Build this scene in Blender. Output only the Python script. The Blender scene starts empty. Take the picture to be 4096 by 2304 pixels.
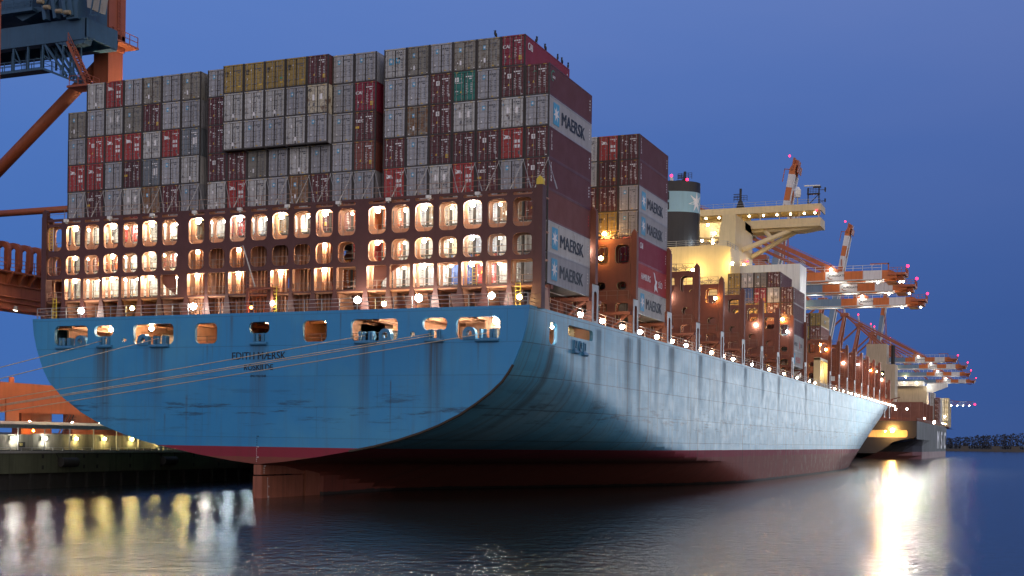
import bpy, bmesh, math, random
from mathutils import Vector, Matrix, geometry
random.seed(7)
sc = bpy.context.scene
COL = sc.collection
PI = math.pi
MATS = {}

# ------------------------------------------------------------------ materials
def nodes_of(name):
    m = bpy.data.materials.new(name); m.use_nodes = True
    nt = m.node_tree
    return m, nt, nt.nodes['Principled BSDF']

def N(nt, t, **kw):
    n = nt.nodes.new(t)
    for k, v in kw.items():
        if k.startswith('i_'):
            n.inputs[k[2:].replace('_', ' ')].default_value = v
        else:
            setattr(n, k, v)
    return n

def math_n(nt, op, a, b=None, c=None, clamp=False):
    n = nt.nodes.new('ShaderNodeMath'); n.operation = op; n.use_clamp = clamp
    for i, v in enumerate((a, b, c)):
        if v is None: continue
        if isinstance(v, (int, float)): n.inputs[i].default_value = v
        else: nt.links.new(v, n.inputs[i])
    return n.outputs[0]

def mixc(nt, fac, a, b, mode='MIX'):
    n = nt.nodes.new('ShaderNodeMix'); n.data_type = 'RGBA'; n.blend_type = mode
    for i, v in ((0, fac), (6, a), (7, b)):
        if isinstance(v, (int, float)): n.inputs[i].default_value = v
        elif isinstance(v, tuple): n.inputs[i].default_value = v if len(v) == 4 else v + (1,)
        else: nt.links.new(v, n.inputs[i])
    return n.outputs[2]

def ramp(nt, fac, stops):
    n = nt.nodes.new('ShaderNodeValToRGB')
    e = n.color_ramp.elements
    while len(e) < len(stops): e.new(0.5)
    for i, (p, c) in enumerate(stops):
        e[i].position = p; e[i].color = c if len(c) == 4 else tuple(c) + (1,)
    nt.links.new(fac, n.inputs[0])
    return n.outputs[0]

def noise(nt, vec, scale, detail=4, rough=0.6):
    n = nt.nodes.new('ShaderNodeTexNoise')
    n.inputs['Scale'].default_value = scale; n.inputs['Detail'].default_value = detail
    n.inputs['Roughness'].default_value = rough
    if vec is not None: nt.links.new(vec, n.inputs['Vector'])
    return n.outputs[0]

def mapping(nt, vec, scale=(1, 1, 1), loc=None):
    n = nt.nodes.new('ShaderNodeMapping'); n.inputs['Scale'].default_value = scale
    nt.links.new(vec, n.inputs['Vector'])
    return n.outputs[0]

def paint(name, col, rough=0.5, var=0.25, rust=0.0, metal=0.0, scale=0.6, streak=0.3, rustcol=(0.10, 0.05, 0.025)):
    """painted steel: mottled, with vertical dirt streaks and rust patches that differ from object to object"""
    if name in MATS: return MATS[name]
    m, nt, p = nodes_of(name)
    tc = N(nt, 'ShaderNodeTexCoord'); oi = N(nt, 'ShaderNodeObjectInfo')
    vm = N(nt, 'ShaderNodeVectorMath', operation='MULTIPLY_ADD')
    nt.links.new(oi.outputs['Location'], vm.inputs[0]); vm.inputs[1].default_value = (0.713, 0.437, 0.917)
    nt.links.new(tc.outputs['Object'], vm.inputs[2])
    v = vm.outputs[0]
    n1 = noise(nt, v, scale, 5)
    n2 = noise(nt, mapping(nt, v, (2.2, 2.2, 0.16)), 1.0, 4)
    n3 = noise(nt, v, 1.7, 6, 0.7)
    wn = N(nt, 'ShaderNodeTexWhiteNoise', noise_dimensions='3D'); nt.links.new(oi.outputs['Location'], wn.inputs['Vector'])
    dark = tuple(c * 0.45 for c in col)
    f = math_n(nt, 'MULTIPLY', math_n(nt, 'SUBTRACT', n1, 0.35, clamp=True), var * 2.2, clamp=True)
    c = mixc(nt, f, col, dark)
    f2 = math_n(nt, 'MULTIPLY', math_n(nt, 'SUBTRACT', n2, 0.48, clamp=True), streak * 5, clamp=True)
    c = mixc(nt, f2, c, tuple(x * 0.35 + y * 0.2 for x, y in zip(col, rustcol)))
    if rust > 0:
        thr = math_n(nt, 'SUBTRACT', 0.78 - rust * 0.3, math_n(nt, 'MULTIPLY', wn.outputs[0], 0.10))
        f3 = math_n(nt, 'MULTIPLY', math_n(nt, 'SUBTRACT', n3, thr, clamp=True), 9, clamp=True)
        c = mixc(nt, math_n(nt, 'MULTIPLY', f3, 0.85), c, rustcol)
    hs = N(nt, 'ShaderNodeHueSaturation')
    nt.links.new(math_n(nt, 'MULTIPLY_ADD', wn.outputs[0], 0.30, 0.84), hs.inputs['Value'])
    nt.links.new(c, hs.inputs['Color'])
    nt.links.new(hs.outputs[0], p.inputs['Base Color'])
    nt.links.new(math_n(nt, 'MULTIPLY_ADD', n1, 0.3, rough - 0.12), p.inputs['Roughness'])
    p.inputs['Metallic'].default_value = metal
    MATS[name] = m
    return m

def glow(name, col, strength):
    if name in MATS: return MATS[name]
    m, nt, p = nodes_of(name)
    p.inputs['Base Color'].default_value = (0.02, 0.02, 0.02, 1)
    p.inputs['Emission Color'].default_value = col + (1,)
    p.inputs['Emission Strength'].default_value = strength
    MATS[name] = m
    return m

# ------------------------------------------------------------------ mesh builder
class MB:
    def __init__(s): s.v = []; s.f = []; s.m = []
    def add(s, vs, fs, m=0):
        o = len(s.v); s.v += [tuple(x) for x in vs]
        for f in fs: s.f.append(tuple(i + o for i in f)); s.m.append(m)
        return s
    def box(s, x0, x1, y0, y1, z0, z1, m=0):
        vs = [(x, y, z) for z in (z0, z1) for y in (y0, y1) for x in (x0, x1)]
        return s.add(vs, [(0, 2, 3, 1), (4, 5, 7, 6), (0, 1, 5, 4), (2, 6, 7, 3), (0, 4, 6, 2), (1, 3, 7, 5)], m)
    def quad(s, a, b, c, d, m=0): return s.add([a, b, c, d], [(0, 1, 2, 3)], m)
    def tube(s, pts, r, n=6, m=0, r2=None):
        pts = [Vector(p) for p in pts]
        rings = []
        for i, p in enumerate(pts):
            d = (pts[min(i + 1, len(pts) - 1)] - pts[max(i - 1, 0)])
            if d.length < 1e-9: d = Vector((0, 0, 1))
            d.normalize()
            u = d.cross(Vector((0, 0, 1)) if abs(d.z) < 0.95 else Vector((1, 0, 0))).normalized(); w = d.cross(u)
            rr = r if r2 is None else r + (r2 - r) * i / (len(pts) - 1)
            rings.append([p + u * (rr * math.cos(2 * PI * (k + .5) / n)) + w * (rr * math.sin(2 * PI * (k + .5) / n)) for k in range(n)])
        vs = [v for ring in rings for v in ring]; fs = []
        for i in range(len(pts) - 1):
            for k in range(n):
                a = i * n + k; b = i * n + (k + 1) % n
                fs.append((a, b, b + n, a + n))
        fs.append(tuple(range(n))[::-1]); fs.append(tuple(range((len(pts) - 1) * n, len(pts) * n)))
        return s.add(vs, fs, m)
    def bar(s, a, b, w, h, m=0):
        a = Vector(a); b = Vector(b); d = (b - a).normalized()
        u = d.cross(Vector((0, 0, 1)) if abs(d.z) < 0.95 else Vector((0, 1, 0))).normalized(); t = u.cross(d)
        vs = [q + u * (sx * w / 2) + t * (sz * h / 2) for q in (a, b) for sx, sz in ((-1, -1), (1, -1), (1, 1), (-1, 1))]
        return s.add(vs, [(0, 1, 2, 3), (7, 6, 5, 4), (0, 4, 5, 1), (1, 5, 6, 2), (2, 6, 7, 3), (3, 7, 4, 0)], m)
    def cyl(s, c, r, z0, z1, n=16, m=0, r2=None):
        return s.tube([(c[0], c[1], z0), (c[0], c[1], z1)], r, n, m, r2)
    def prism(s, poly, a, b, axis='y', m=0):
        """poly of 2-D points swept along an axis between a and b"""
        def P(u, v, w): return {'y': (u, w, v), 'x': (w, u, v), 'z': (u, v, w)}[axis]
        n = len(poly)
        vs = [P(u, v, a) for u, v in poly] + [P(u, v, b) for u, v in poly]
        fs = [tuple(range(n)), tuple(range(2 * n - 1, n - 1, -1))] + [(i, i + n, (i + 1) % n + n, (i + 1) % n) for i in range(n)]
        return s.add(vs, fs, m)
    def plate(s, outline, holes, a, b, axis='y', m=0, mr=None, inner=None):
        """flat plate with holes, thickness a..b along the axis; rims get material mr"""
        def P(u, v, w): return {'y': (u, w, v), 'x': (w, u, v), 'z': (u, v, w)}[axis]
        pts = []; faces = []
        for loop in [outline] + holes:
            faces.append(list(range(len(pts), len(pts) + len(loop)))); pts += [Vector(q) for q in loop]
        if inner: pts += [Vector(q) for q in inner]
        r = geometry.delaunay_2d_cdt(pts, [], faces, 2, 1e-5)
        vs, tris = r[0], r[2]
        n = len(vs)
        s.add([P(q[0], q[1], a) for q in vs], [tuple(t) for t in tris], m)
        if b != a:
            s.add([P(q[0], q[1], b) for q in vs], [tuple(reversed(t)) for t in tris], m)
            for loop in [outline] + holes:
                k = len(loop)
                s.add([P(q[0], q[1], a) for q in loop] + [P(q[0], q[1], b) for q in loop],
                      [(i, (i + 1) % k, (i + 1) % k + k, i + k) for i in range(k)], m if mr is None else mr)
        return s
    def text(s, txt, size, origin, ux, uz, m=0, offset=0.0, sx=1.0, align='LEFT'):
        cu = bpy.data.curves.new('t', 'FONT'); cu.body = txt; cu.size = size; cu.align_x = align
        cu.resolution_u = 3
        ob = bpy.data.objects.new('t', cu); me = bpy.data.meshes.new_from_object(ob)
        ux = Vector(ux); uz = Vector(uz); o = Vector(origin); nn = ux.cross(uz).normalized()
        for k in (range(-1, 2) if offset else (0,)):      # heavier strokes: the letters struck three times, a hair apart
            oo = o + (ux + uz * .35 * (k % 2)) * (offset * 1.5 * k) + nn * (.003 * (k + 1))
            s.add([oo + ux * (v.co.x * sx) + uz * v.co.y for v in me.vertices], [tuple(p.vertices) for p in me.polygons], m)
        bpy.data.objects.remove(ob); bpy.data.curves.remove(cu); bpy.data.meshes.remove(me)
        return s
    def mesh(s, name, mats, smooth=False, recalc=True):
        me = bpy.data.meshes.new(name); me.from_pydata(s.v, [], s.f)
        for mt in mats: me.materials.append(mt)
        me.polygons.foreach_set('material_index', s.m)
        if recalc:
            bm = bmesh.new(); bm.from_mesh(me); bmesh.ops.recalc_face_normals(bm, faces=bm.faces); bm.to_mesh(me); bm.free()
        if smooth: me.polygons.foreach_set('use_smooth', [True] * len(me.polygons))
        me.update()
        return me
    def build(s, name, mats, parent=None, loc=None, smooth=False, recalc=True):
        if not isinstance(mats, (list, tuple)): mats = [mats]
        return put(name, s.mesh(name, mats, smooth, recalc), parent, loc)

def put(name, me, parent=None, loc=None):
    o = bpy.data.objects.new(name, me); COL.objects.link(o)
    if parent is not None: o.parent = parent
    if loc is not None: o.location = loc
    return o

def empty(name, loc=(0, 0, 0)):
    o = bpy.data.objects.new(name, None); COL.objects.link(o); o.location = loc
    o.empty_display_size = 0.5
    return o

def tag(o, label, cat, group=None):
    o['label'] = label; o['category'] = cat
    if group: o['group'] = group
    return o

def struct(o, kind='structure'):
    o['kind'] = kind
    return o

def rrect(x0, x1, z0, z1, r, n=4):
    r = min(r, (x1 - x0) / 2 - 1e-3, (z1 - z0) / 2 - 1e-3)
    pts = []
    for cx, cz, a0 in ((x1 - r, z1 - r, 0), (x0 + r, z1 - r, 90), (x0 + r, z0 + r, 180), (x1 - r, z0 + r, 270)):
        for k in range(n + 1):
            a = math.radians(a0 + 90 * k / n); pts.append((cx + r * math.cos(a), cz + r * math.sin(a)))
    return pts

def circ(cx, cz, r, n=14): return [(cx + r * math.cos(2 * PI * k / n), cz + r * math.sin(2 * PI * k / n)) for k in range(n)]

def star(cx, cz, r, n=7, ri=0.42, rot=90):
    return [(cx + (r if k % 2 == 0 else r * ri) * math.cos(math.radians(rot + 180 * k / n)),
             cz + (r if k % 2 == 0 else r * ri) * math.sin(math.radians(rot + 180 * k / n))) for k in range(2 * n)]

def rail(mb, pts, h=1.05, step=1.6, rows=3, r=0.03, m=0):
    """guard rail along a polyline of base points"""
    pts = [Vector(p) for p in pts]
    for k in range(1, rows + 1):
        mb.tube([p + Vector((0, 0, h * k / rows)) for p in pts], r, 4, m)
    for a, b in zip(pts, pts[1:]):
        n = max(1, int(round((b - a).length / step)))
        for i in range(n + 1):
            q = a + (b - a) * (i / n)
            mb.tube([q, q + Vector((0, 0, h))], r * 1.15, 4, m)

BALL = {}
def ball_mesh(r, mat, sub=2):
    k = (round(r, 3), mat.name, sub)
    if k not in BALL:
        bm = bmesh.new(); bmesh.ops.create_icosphere(bm, subdivisions=sub, radius=r)
        me = bpy.data.meshes.new('lamp_globe'); bm.to_mesh(me); bm.free(); me.materials.append(mat)
        BALL[k] = me
    return BALL[k]

WARM = (1.0, 0.80, 0.52); WHITE = (1.0, 0.95, 0.84); COOL = (0.72, 0.88, 1.0); BW = (1.0, 0.88, 0.66); AMBER = (1.0, 0.52, 0.14); YEL = (1.0, 0.76, 0.28); RED = (1.0, 0.012, 0.06)
def lampmat(col, s):
    return glow('lamp_glass_%d_%d_%d_%d' % (int(col[0] * 100), int(col[1] * 100), int(col[2] * 100), int(s)), col, s)
def lamp(name, parent, loc, col, strength, r=0.22, sub=1):
    return put(name, ball_mesh(r, lampmat(col, strength), sub), parent, loc)

FLOOD = 16000.0
def flood(name, parent, loc, aim, col, power, size=.7, spread=70):
    """a real floodlight: a housing with a lit glass, throwing a beam towards aim (both in the parent's frame)"""
    mb = MB(); mb.cyl((0, 0), size * .45, .02, .5, 12, 0); mb.cyl((0, 0), size * .42, -.02, .019, 12, 1)
    o = mb.build(name, [M_GALV, lampmat(col, 40)], parent, loc)
    d = Vector(aim) - Vector(loc); o.rotation_euler = d.to_track_quat('-Z', 'Y').to_euler()
    l = bpy.data.lights.new('floodlight_beam', 'AREA'); l.shape = 'DISK'; l.size = size * .8; l.energy = power; l.color = col; l.spread = math.radians(spread)
    lo = bpy.data.objects.new('floodlight_beam', l); COL.objects.link(lo); lo.parent = o; lo.location = (0, 0, -.06)
    return o

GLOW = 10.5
# ------------------------------------------------------------------ sky, camera
W = bpy.data.worlds.new('World'); sc.world = W; W.use_nodes = True
nt = W.node_tree; bg = nt.nodes['Background']
sky = N(nt, 'ShaderNodeTexSky', sky_type='NISHITA', sun_disc=False)
sky.sun_elevation = math.radians(-3.0); sky.sun_rotation = math.radians(150); sky.ozone_density = 4.0
tc = N(nt, 'ShaderNodeTexCoord'); sep = N(nt, 'ShaderNodeSeparateXYZ'); nt.links.new(tc.outputs['Generated'], sep.inputs[0])
dusk = ramp(nt, sep.outputs[2], [(0.0, (0.038, 0.088, 0.27)), (0.10, (0.043, 0.100, 0.31)), (0.22, (0.064, 0.132, 0.385)), (0.34, (0.118, 0.192, 0.475)), (0.6, (0.16, 0.24, 0.50)), (1.0, (0.12, 0.18, 0.40))])
# the west (to port) is still brighter and bluer than the east, and behind the camera the afterglow lingers
west = math_n(nt, 'MULTIPLY_ADD', sep.outputs[0], -0.5, 0.0, clamp=True)
dusk2 = mixc(nt, math_n(nt, 'MULTIPLY', west, 1.1, clamp=True), dusk, (0.075, 0.235, 0.68))
back = math_n(nt, 'ADD', math_n(nt, 'MULTIPLY', sep.outputs[1], -1.35), math_n(nt, 'MULTIPLY_ADD', sep.outputs[0], 1.05, -0.25), clamp=True)
dusk3 = mixc(nt, back, dusk2, (1.12, 1.0, 0.98))
cl = noise(nt, mapping(nt, tc.outputs['Generated'], (1.6, 1.6, 6.0)), 1.5, 4, 0.55)
cl2 = math_n(nt, 'MULTIPLY', math_n(nt, 'SUBTRACT', cl, 0.42, clamp=True), 1.6, clamp=True)
dusk3 = mixc(nt, cl2, dusk3, mixc(nt, 1.0, dusk3, (1.35, 1.12, 1.02), 'MULTIPLY'))      # faint high cloud, a little greyer
# glow added low over the horizon, right of view, for the hull to reflect
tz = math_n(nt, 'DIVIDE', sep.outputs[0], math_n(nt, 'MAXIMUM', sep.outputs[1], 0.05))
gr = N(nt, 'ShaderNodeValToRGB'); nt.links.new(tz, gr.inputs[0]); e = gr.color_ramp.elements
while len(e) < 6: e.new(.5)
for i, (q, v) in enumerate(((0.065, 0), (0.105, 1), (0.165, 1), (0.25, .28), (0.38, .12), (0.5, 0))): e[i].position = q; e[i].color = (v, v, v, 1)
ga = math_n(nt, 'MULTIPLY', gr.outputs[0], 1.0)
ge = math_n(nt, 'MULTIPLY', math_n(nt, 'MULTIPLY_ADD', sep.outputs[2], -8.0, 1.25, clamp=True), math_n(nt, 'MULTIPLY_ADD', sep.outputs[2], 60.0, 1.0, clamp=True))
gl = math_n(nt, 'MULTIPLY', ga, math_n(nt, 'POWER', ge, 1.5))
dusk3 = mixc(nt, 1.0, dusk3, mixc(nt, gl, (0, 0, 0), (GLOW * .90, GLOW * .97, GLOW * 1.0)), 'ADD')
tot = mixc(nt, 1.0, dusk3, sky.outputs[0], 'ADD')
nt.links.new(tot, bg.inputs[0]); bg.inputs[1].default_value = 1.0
# keep the physically bright sky small beside the dusk gradient
skyscale = mixc(nt, 1.0, sky.outputs[0], (0.10, 0.10, 0.10), 'MULTIPLY')
nt.links.new(skyscale, tot.node.inputs[7])

CAM = (69.92, -110.62, 5.94)
cam = bpy.data.cameras.new('camera'); co = bpy.data.objects.new('camera', cam); COL.objects.link(co)
cam.lens = 45.06; cam.sensor_width = 36; cam.shift_y = 610.0 / 4096; cam.clip_end = 12000; cam.clip_start = 1
Rm = Matrix.Rotation(0.38911, 4, 'Z') @ Matrix.Rotation(PI / 2, 4, 'X') @ Matrix.Rotation(0.01397, 4, 'Z')
co.matrix_world = Matrix.Translation(CAM) @ Rm
sc.camera = co
sc.view_settings.view_transform = 'Standard'; sc.view_settings.look = 'None'; sc.view_settings.gamma = 1; sc.view_settings.exposure = 0
sc.render.engine = 'CYCLES'
cy = sc.cycles
cy.use_denoising = True; cy.max_bounces = 5; cy.diffuse_bounces = 2; cy.glossy_bounces = 3; cy.transmission_bounces = 2
cy.caustics_reflective = False; cy.caustics_refractive = False; cy.sample_clamp_indirect = 4.0
cy.use_light_tree = True
cy.blur_glossy = 0.5

# ------------------------------------------------------------------ common materials
M_OX = paint('oxide_red_steel', (0.22, 0.070, 0.040), 0.55, 0.35, 0.25)
M_OXD = paint('dark_oxide_steel', (0.088, 0.029, 0.022), 0.55, 0.35, 0.3)
M_INT = paint('mooring_deck_paint', (0.46, 0.225, 0.125), 0.5, 0.2, 0.1)
M_RAIL = paint('rail_steel', (0.30, 0.20, 0.15), 0.45, 0.2)
M_GALV = paint('galvanised_steel', (0.42, 0.42, 0.40), 0.4, 0.3, 0.1, metal=0.4)
M_BLACK = paint('black_paint', (0.012, 0.012, 0.014), 0.45, 0.2)
M_WHITE = paint('white_paint', (0.78, 0.78, 0.74), 0.45, 0.12)
M_CREAM = paint('cream_paint', (0.72, 0.565, 0.30), 0.45, 0.15, 0.05, streak=0.15)
M_YEL = paint('yellow_paint', (0.70, 0.52, 0.05), 0.45, 0.15)
M_GLASS = paint('dark_glass', (0.02, 0.03, 0.04), 0.1, 0.0, streak=0)
M_ROPE = paint('mooring_rope_fibre', (0.40, 0.36, 0.29), 0.8, 0.3, scale=3)
M_CONC = paint('quay_concrete', (0.30, 0.28, 0.22), 0.85, 0.5, 0.12, scale=0.35, streak=0.6, rustcol=(0.06, 0.055, 0.03))
M_CONCD = paint('wet_quay_concrete', (0.075, 0.085, 0.05), 0.8, 0.5, 0.1, scale=0.35, streak=0.6, rustcol=(0.02, 0.025, 0.012))
M_DARK = paint('tarred_timber', (0.02, 0.02, 0.018), 0.8, 0.3)
M_CRED = paint('crane_red', (0.43, 0.115, 0.045), 0.5, 0.25, 0.15)
M_CBLU = paint('crane_blue', (0.045, 0.12, 0.20), 0.5, 0.3, 0.1)
M_CLBL = paint('crane_light_blue', (0.17, 0.27, 0.37), 0.5, 0.2)
M_CORG = paint('crane_orange', (0.62, 0.17, 0.035), 0.5, 0.15)
M_CWHT = paint('crane_white', (0.74, 0.72, 0.68), 0.5, 0.12)
M_MARKB = paint('black_lettering', (0.008, 0.010, 0.016), 0.5, 0.1, streak=0)
M_MARKW = paint('white_lettering', (0.80, 0.80, 0.80), 0.5, 0.1, streak=0)
M_MARKBL = paint('blue_emblem', (0.07, 0.36, 0.58), 0.5, 0.1, streak=0)

# ------------------------------------------------------------------ water and land
def make_water():
    m, nt, p = nodes_of('river_water')
    p.inputs['Base Color'].default_value = (0.018, 0.024, 0.022, 1)
    p.inputs['Roughness'].default_value = 0.10; p.inputs['IOR'].default_value = 1.33
    geo = N(nt, 'ShaderNodeNewGeometry')
    v = geo.outputs['Position']
    rot = N(nt, 'ShaderNodeMapping'); rot.inputs['Rotation'].default_value = (0, 0, -0.39); nt.links.new(v, rot.inputs['Vector'])
    a = noise(nt, mapping(nt, rot.outputs[0], (1.1, 0.85, 1)), 1.0, 4, 0.62)
    b = noise(nt, mapping(nt, rot.outputs[0], (0.10, 0.05, 1)), 1.0, 3, 0.5)
    h = math_n(nt, 'MULTIPLY_ADD', b, 1.6, a)
    bp = N(nt, 'ShaderNodeBump'); bp.inputs['Strength'].default_value = 1.0; bp.inputs['Distance'].default_value = 0.105
    nt.links.new(h, bp.inputs['Height']); nt.links.new(bp.outputs[0], p.inputs['Normal'])
    return m
mb = MB(); mb.quad((-6000, -2000, 0), (6000, -2000, 0), (6000, 9000, 0), (-6000, 9000, 0))
struct(mb.build('water', make_water()))
ASPH = paint('terminal_asphalt', (0.06, 0.058, 0.055), 0.9, 0.4, scale=0.05)
mb = MB(); mb.quad((-6000, -2000, 4.1), (-31.5, -2000, 4.1), (-31.5, 1100, 4.1), (-6000, 1100, 4.1))
struct(mb.build('terminal_ground', ASPH))
# far shore: low land with a wood on it
mb = MB(); mb.prism([(1750, -1), (1765, 2.5), (1900, 5), (2600, 9), (2600, -1)], -3000, 1500, 'x')
struct(mb.build('far_shore', paint('far_shore_soil', (0.05, 0.05, 0.035), 0.9, 0.4, scale=0.02)))
def wood():
    mb = MB(); rnd = random.Random(3)
    x = -420.0
    while x < 560:
        w = rnd.uniform(7, 15); h = 15 + 4.0 * math.sin(x * 0.011 + 0.8) + 2.0 * math.sin(x * 0.043) + rnd.uniform(-1.2, 1.4)
        yb = rnd.uniform(1775, 1860)
        mb.tube([(x, yb, 3), (x, yb, 3 + h * 0.5)], 0.5, 4)
        for k in range(70):
            a = rnd.uniform(0, 2 * PI); rr = w * 0.55 * math.sqrt(rnd.random()); zz = rnd.random()
            rr *= math.sqrt(max(0.05, 1 - (2 * zz - 0.9) ** 2 * 0.8))
            c = Vector((x + rr * math.cos(a), yb + rr * math.sin(a), 4.0 + h * zz))
            s = rnd.uniform(0.35, 1.1)
            u = Vector((rnd.uniform(-1, 1), rnd.uniform(-1, 1), rnd.uniform(-1, 1))).normalized() * s
            t = Vector((rnd.uniform(-1, 1), rnd.uniform(-1, 1), rnd.uniform(-1, 1))).normalized() * s
            mb.add([c - u - t, c + u - t, c + u + t, c - u + t], [(0, 1, 2, 3)])
        x += w * rnd.uniform(0.16, 0.3)
    return mb
o = wood().build('far_wood', paint('winter_foliage', (0.034, 0.036, 0.044), 0.9, 0.2, scale=0.02, streak=0), recalc=False)
o['kind'] = 'stuff'; o['label'] = 'dark bare winter wood on the far river shore'
mb = MB()
rnd = random.Random(5)
for xx in (-28, 12, 37, 64, 92, 120): mb.box(xx, xx + rnd.uniform(5, 12), 1766, 1774, 2.4, 2.6 + rnd.uniform(3, 5))
mb.box(-300, 560, 1752, 1753, 0.0, 3.0)
struct(mb.build('far_embankment', paint('far_masonry', (0.10, 0.09, 0.08), 0.9, 0.3)))

# ================================================================== the blue container ship
ship = tag(empty('container_ship'), 'huge light blue container ship with flat stern and red lower hull', 'container ship')
HB = 28.2
TT = [(3.3, 0), (3.6, 3.0), (4.15, 6.9), (5.0, 11.8), (5.45, 13.9), (6.15, 16.4), (6.95, 18.8), (8.2, 21.45), (9.8, 24.0), (11.4, 25.8), (12.7, 26.6), (13.5, 26.95), (14.9, 27.5), (16.4, 27.9), (18.0, 28.1)]
def lerp_tab(tab, z):
    if z <= tab[0][0]: return tab[0][1]
    for (a, fa), (b, fb) in zip(tab, tab[1:]):
        if z <= b: return fa + (fb - fa) * (z - a) / (b - a)
    return tab[-1][1]
YT = -5.03
def hb(y, z):
    p = 2.0 + 0.6 * min(1, max(0, (5 - z) / 5)); e = 1 + .5 * min(1, max(0, (8 - z) / 5))
    if z >= 3.3:
        fr = min(0.9985, lerp_tab(TT, z) / HB); t0 = (1 - (1 - fr) ** (1 / p)) ** (1 / e)
        t = t0 + (y - YT) / max(40, 78 - 2.4 * (z - 3.3))
    else:
        t = (y - (YT + (3.3 - z) * 7.0)) / 78.0
    aft = 1 - (1 - min(1, t) ** e) ** p if t > 0 else 0
    if z < 3.3 and y > 5: aft = max(aft, .03)        # the skeg that carries the rudder
    k = min(1, max(0, z / 18.0))
    y0 = 176 + 112 * k; y1 = 372 + 20 * k
    if y >= y1: fwd = 0
    elif y <= y0: fwd = 1
    else: fwd = 1 - ((y - y0) / (y1 - y0)) ** 1.56
    return HB * min(aft, fwd)
def ztop(y): return 18.0 + 2.0 * min(1, max(0, (y - 318) / 30.0))

def hull_material():
    m, nt, p = nodes_of('hull_paint')
    tc = N(nt, 'ShaderNodeTexCoord'); o = tc.outputs['Object']
    s = N(nt, 'ShaderNodeSeparateXYZ'); nt.links.new(o, s.inputs[0]); x, y, z = s.outputs
    side = math_n(nt, 'GREATER_THAN', y, -4.9)
    u = math_n(nt, 'ADD', math_n(nt, 'MULTIPLY', side, y), math_n(nt, 'MULTIPLY', math_n(nt, 'SUBTRACT', 1.0, side), x))
    cmb = N(nt, 'ShaderNodeCombineXYZ'); nt.links.new(u, cmb.inputs[0]); nt.links.new(z, cmb.inputs[1]); uv = cmb.outputs[0]
    def brick(w, h, mort, c1, c2):
        b = N(nt, 'ShaderNodeTexBrick'); nt.links.new(uv, b.inputs['Vector'])
        b.inputs['Scale'].default_value = 1; b.inputs['Brick Width'].default_value = w; b.inputs['Row Height'].default_value = h
        b.inputs['Mortar Size'].default_value = mort; b.inputs['Color1'].default_value = c1 + (1,); b.inputs['Color2'].default_value = c2 + (1,)
        b.inputs['Mortar'].default_value = c1 + (1,)
        return b
    seam = brick(13.0, 2.95, 0.045, (0.95, 0.955, 0.96), (1.05, 1.04, 1.035))
    strake = brick(3.1, 0.82, 0.012, (0.86, 0.88, 0.9), (1.12, 1.10, 1.08))
    n1 = noise(nt, o, 0.09, 5); n2 = noise(nt, o, 0.5, 6, 0.65)
    stv = N(nt, 'ShaderNodeMapping'); stv.inputs['Scale'].default_value = (1.1, 0.05, 1); nt.links.new(uv, stv.inputs['Vector'])
    st = noise(nt, stv.outputs[0], 1.0, 5, 0.7)
    scv = N(nt, 'ShaderNodeMapping'); scv.inputs['Scale'].default_value = (0.16, 1.5, 1); nt.links.new(uv, scv.inputs['Vector'])
    scf = noise(nt, scv.outputs[0], 1.0, 6, 0.7)
    blue = mixc(nt, side, (0.030, 0.250, 0.520), (0.085, 0.310, 0.470))
    blue = mixc(nt, math_n(nt, 'MULTIPLY', math_n(nt, 'SUBTRACT', n1, 0.42, clamp=True), 3.0, clamp=True), blue, mixc(nt, side, (0.075, 0.320, 0.51), (0.17, 0.34, 0.44)))
    sc1 = mixc(nt, math_n(nt, 'MULTIPLY', side, 0.75), (1.0, 1.0, 1.0), strake.outputs['Color'])
    blue = mixc(nt, 1.0, blue, sc1, 'MULTIPLY')
    blue = mixc(nt, 0.8, blue, seam.outputs['Color'], 'MULTIPLY')
    # old dirt runs
    f = math_n(nt, 'MULTIPLY', math_n(nt, 'SUBTRACT', st, 0.52, clamp=True), math_n(nt, 'MULTIPLY_ADD', side, 3.2, 1.3), clamp=True)
    col = mixc(nt, f, blue, (0.09, 0.095, 0.085))
    # rust runs below the fairleads, bollards and scuppers: (on the side?, place, half width, top, bottom, strength)
    runs = [(0, -18.75, .28, 15.2, 3.5, .85), (0, -18.2, .2, 15.2, 4.5, .8), (0, -18.8, .9, 15.0, 4, .6), (0, -12.0, .7, 15.0, 7, .5), (0, -11.5, .22, 15.0, 9, .5), (0, -13.4, .3, 15.0, 11, .3), (0, 0.0, .75, 15.0, 4.5, .45), (0, -3.2, .16, 17.9, 13.8, .5), (0, 11.6, .45, 15.0, 5, .6), (0, 13.6, .12, 15.0, 9, .4),
            (0, 18.5, .2, 15.6, 5.5, .85), (0, 19.2, .24, 15.6, 5, .85), (0, 18.9, .8, 15.6, 6, .55), (0, 23.2, .1, 15, 12, .4), (0, 9.0, .07, 17.9, 14, .5), (0, -6.0, .1, 15.1, 12.8, .5), (0, -5.4, .08, 15.1, 13.2, .45), (0, -8.4, .1, 10.1, 5.2, .5), (0, 14.4, .07, 11.5, 6, .6), (0, -11.0, .1, 8.3, 5.3, .5),
            (1, 0.9, .55, 14.9, 2, .75), (1, 6.2, .4, 14.8, 6, .3), (1, 9.5, .5, 14.6, 6, .35), (1, 14.2, .8, 17.6, 5, .55), (1, 24.5, 1.3, 17.5, 5, .5), (1, 28.6, .7, 17.8, 6, .55), (1, 36.0, .8, 17.8, 9, .4), (1, 42.6, 1.2, 17.8, 11, .6), (1, 57, 1.0, 17.8, 11, .6), (1, 71, 1.0, 17.8, 10, .6), (1, 85.5, 1.0, 17.8, 11, .5), (1, 99, 1, 17.8, 12, .5), (1, 113, 1, 17.8, 11, .45), (1, 141, 1, 17.8, 11, .4), (1, 172, 1, 17.8, 11, .4)]
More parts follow.
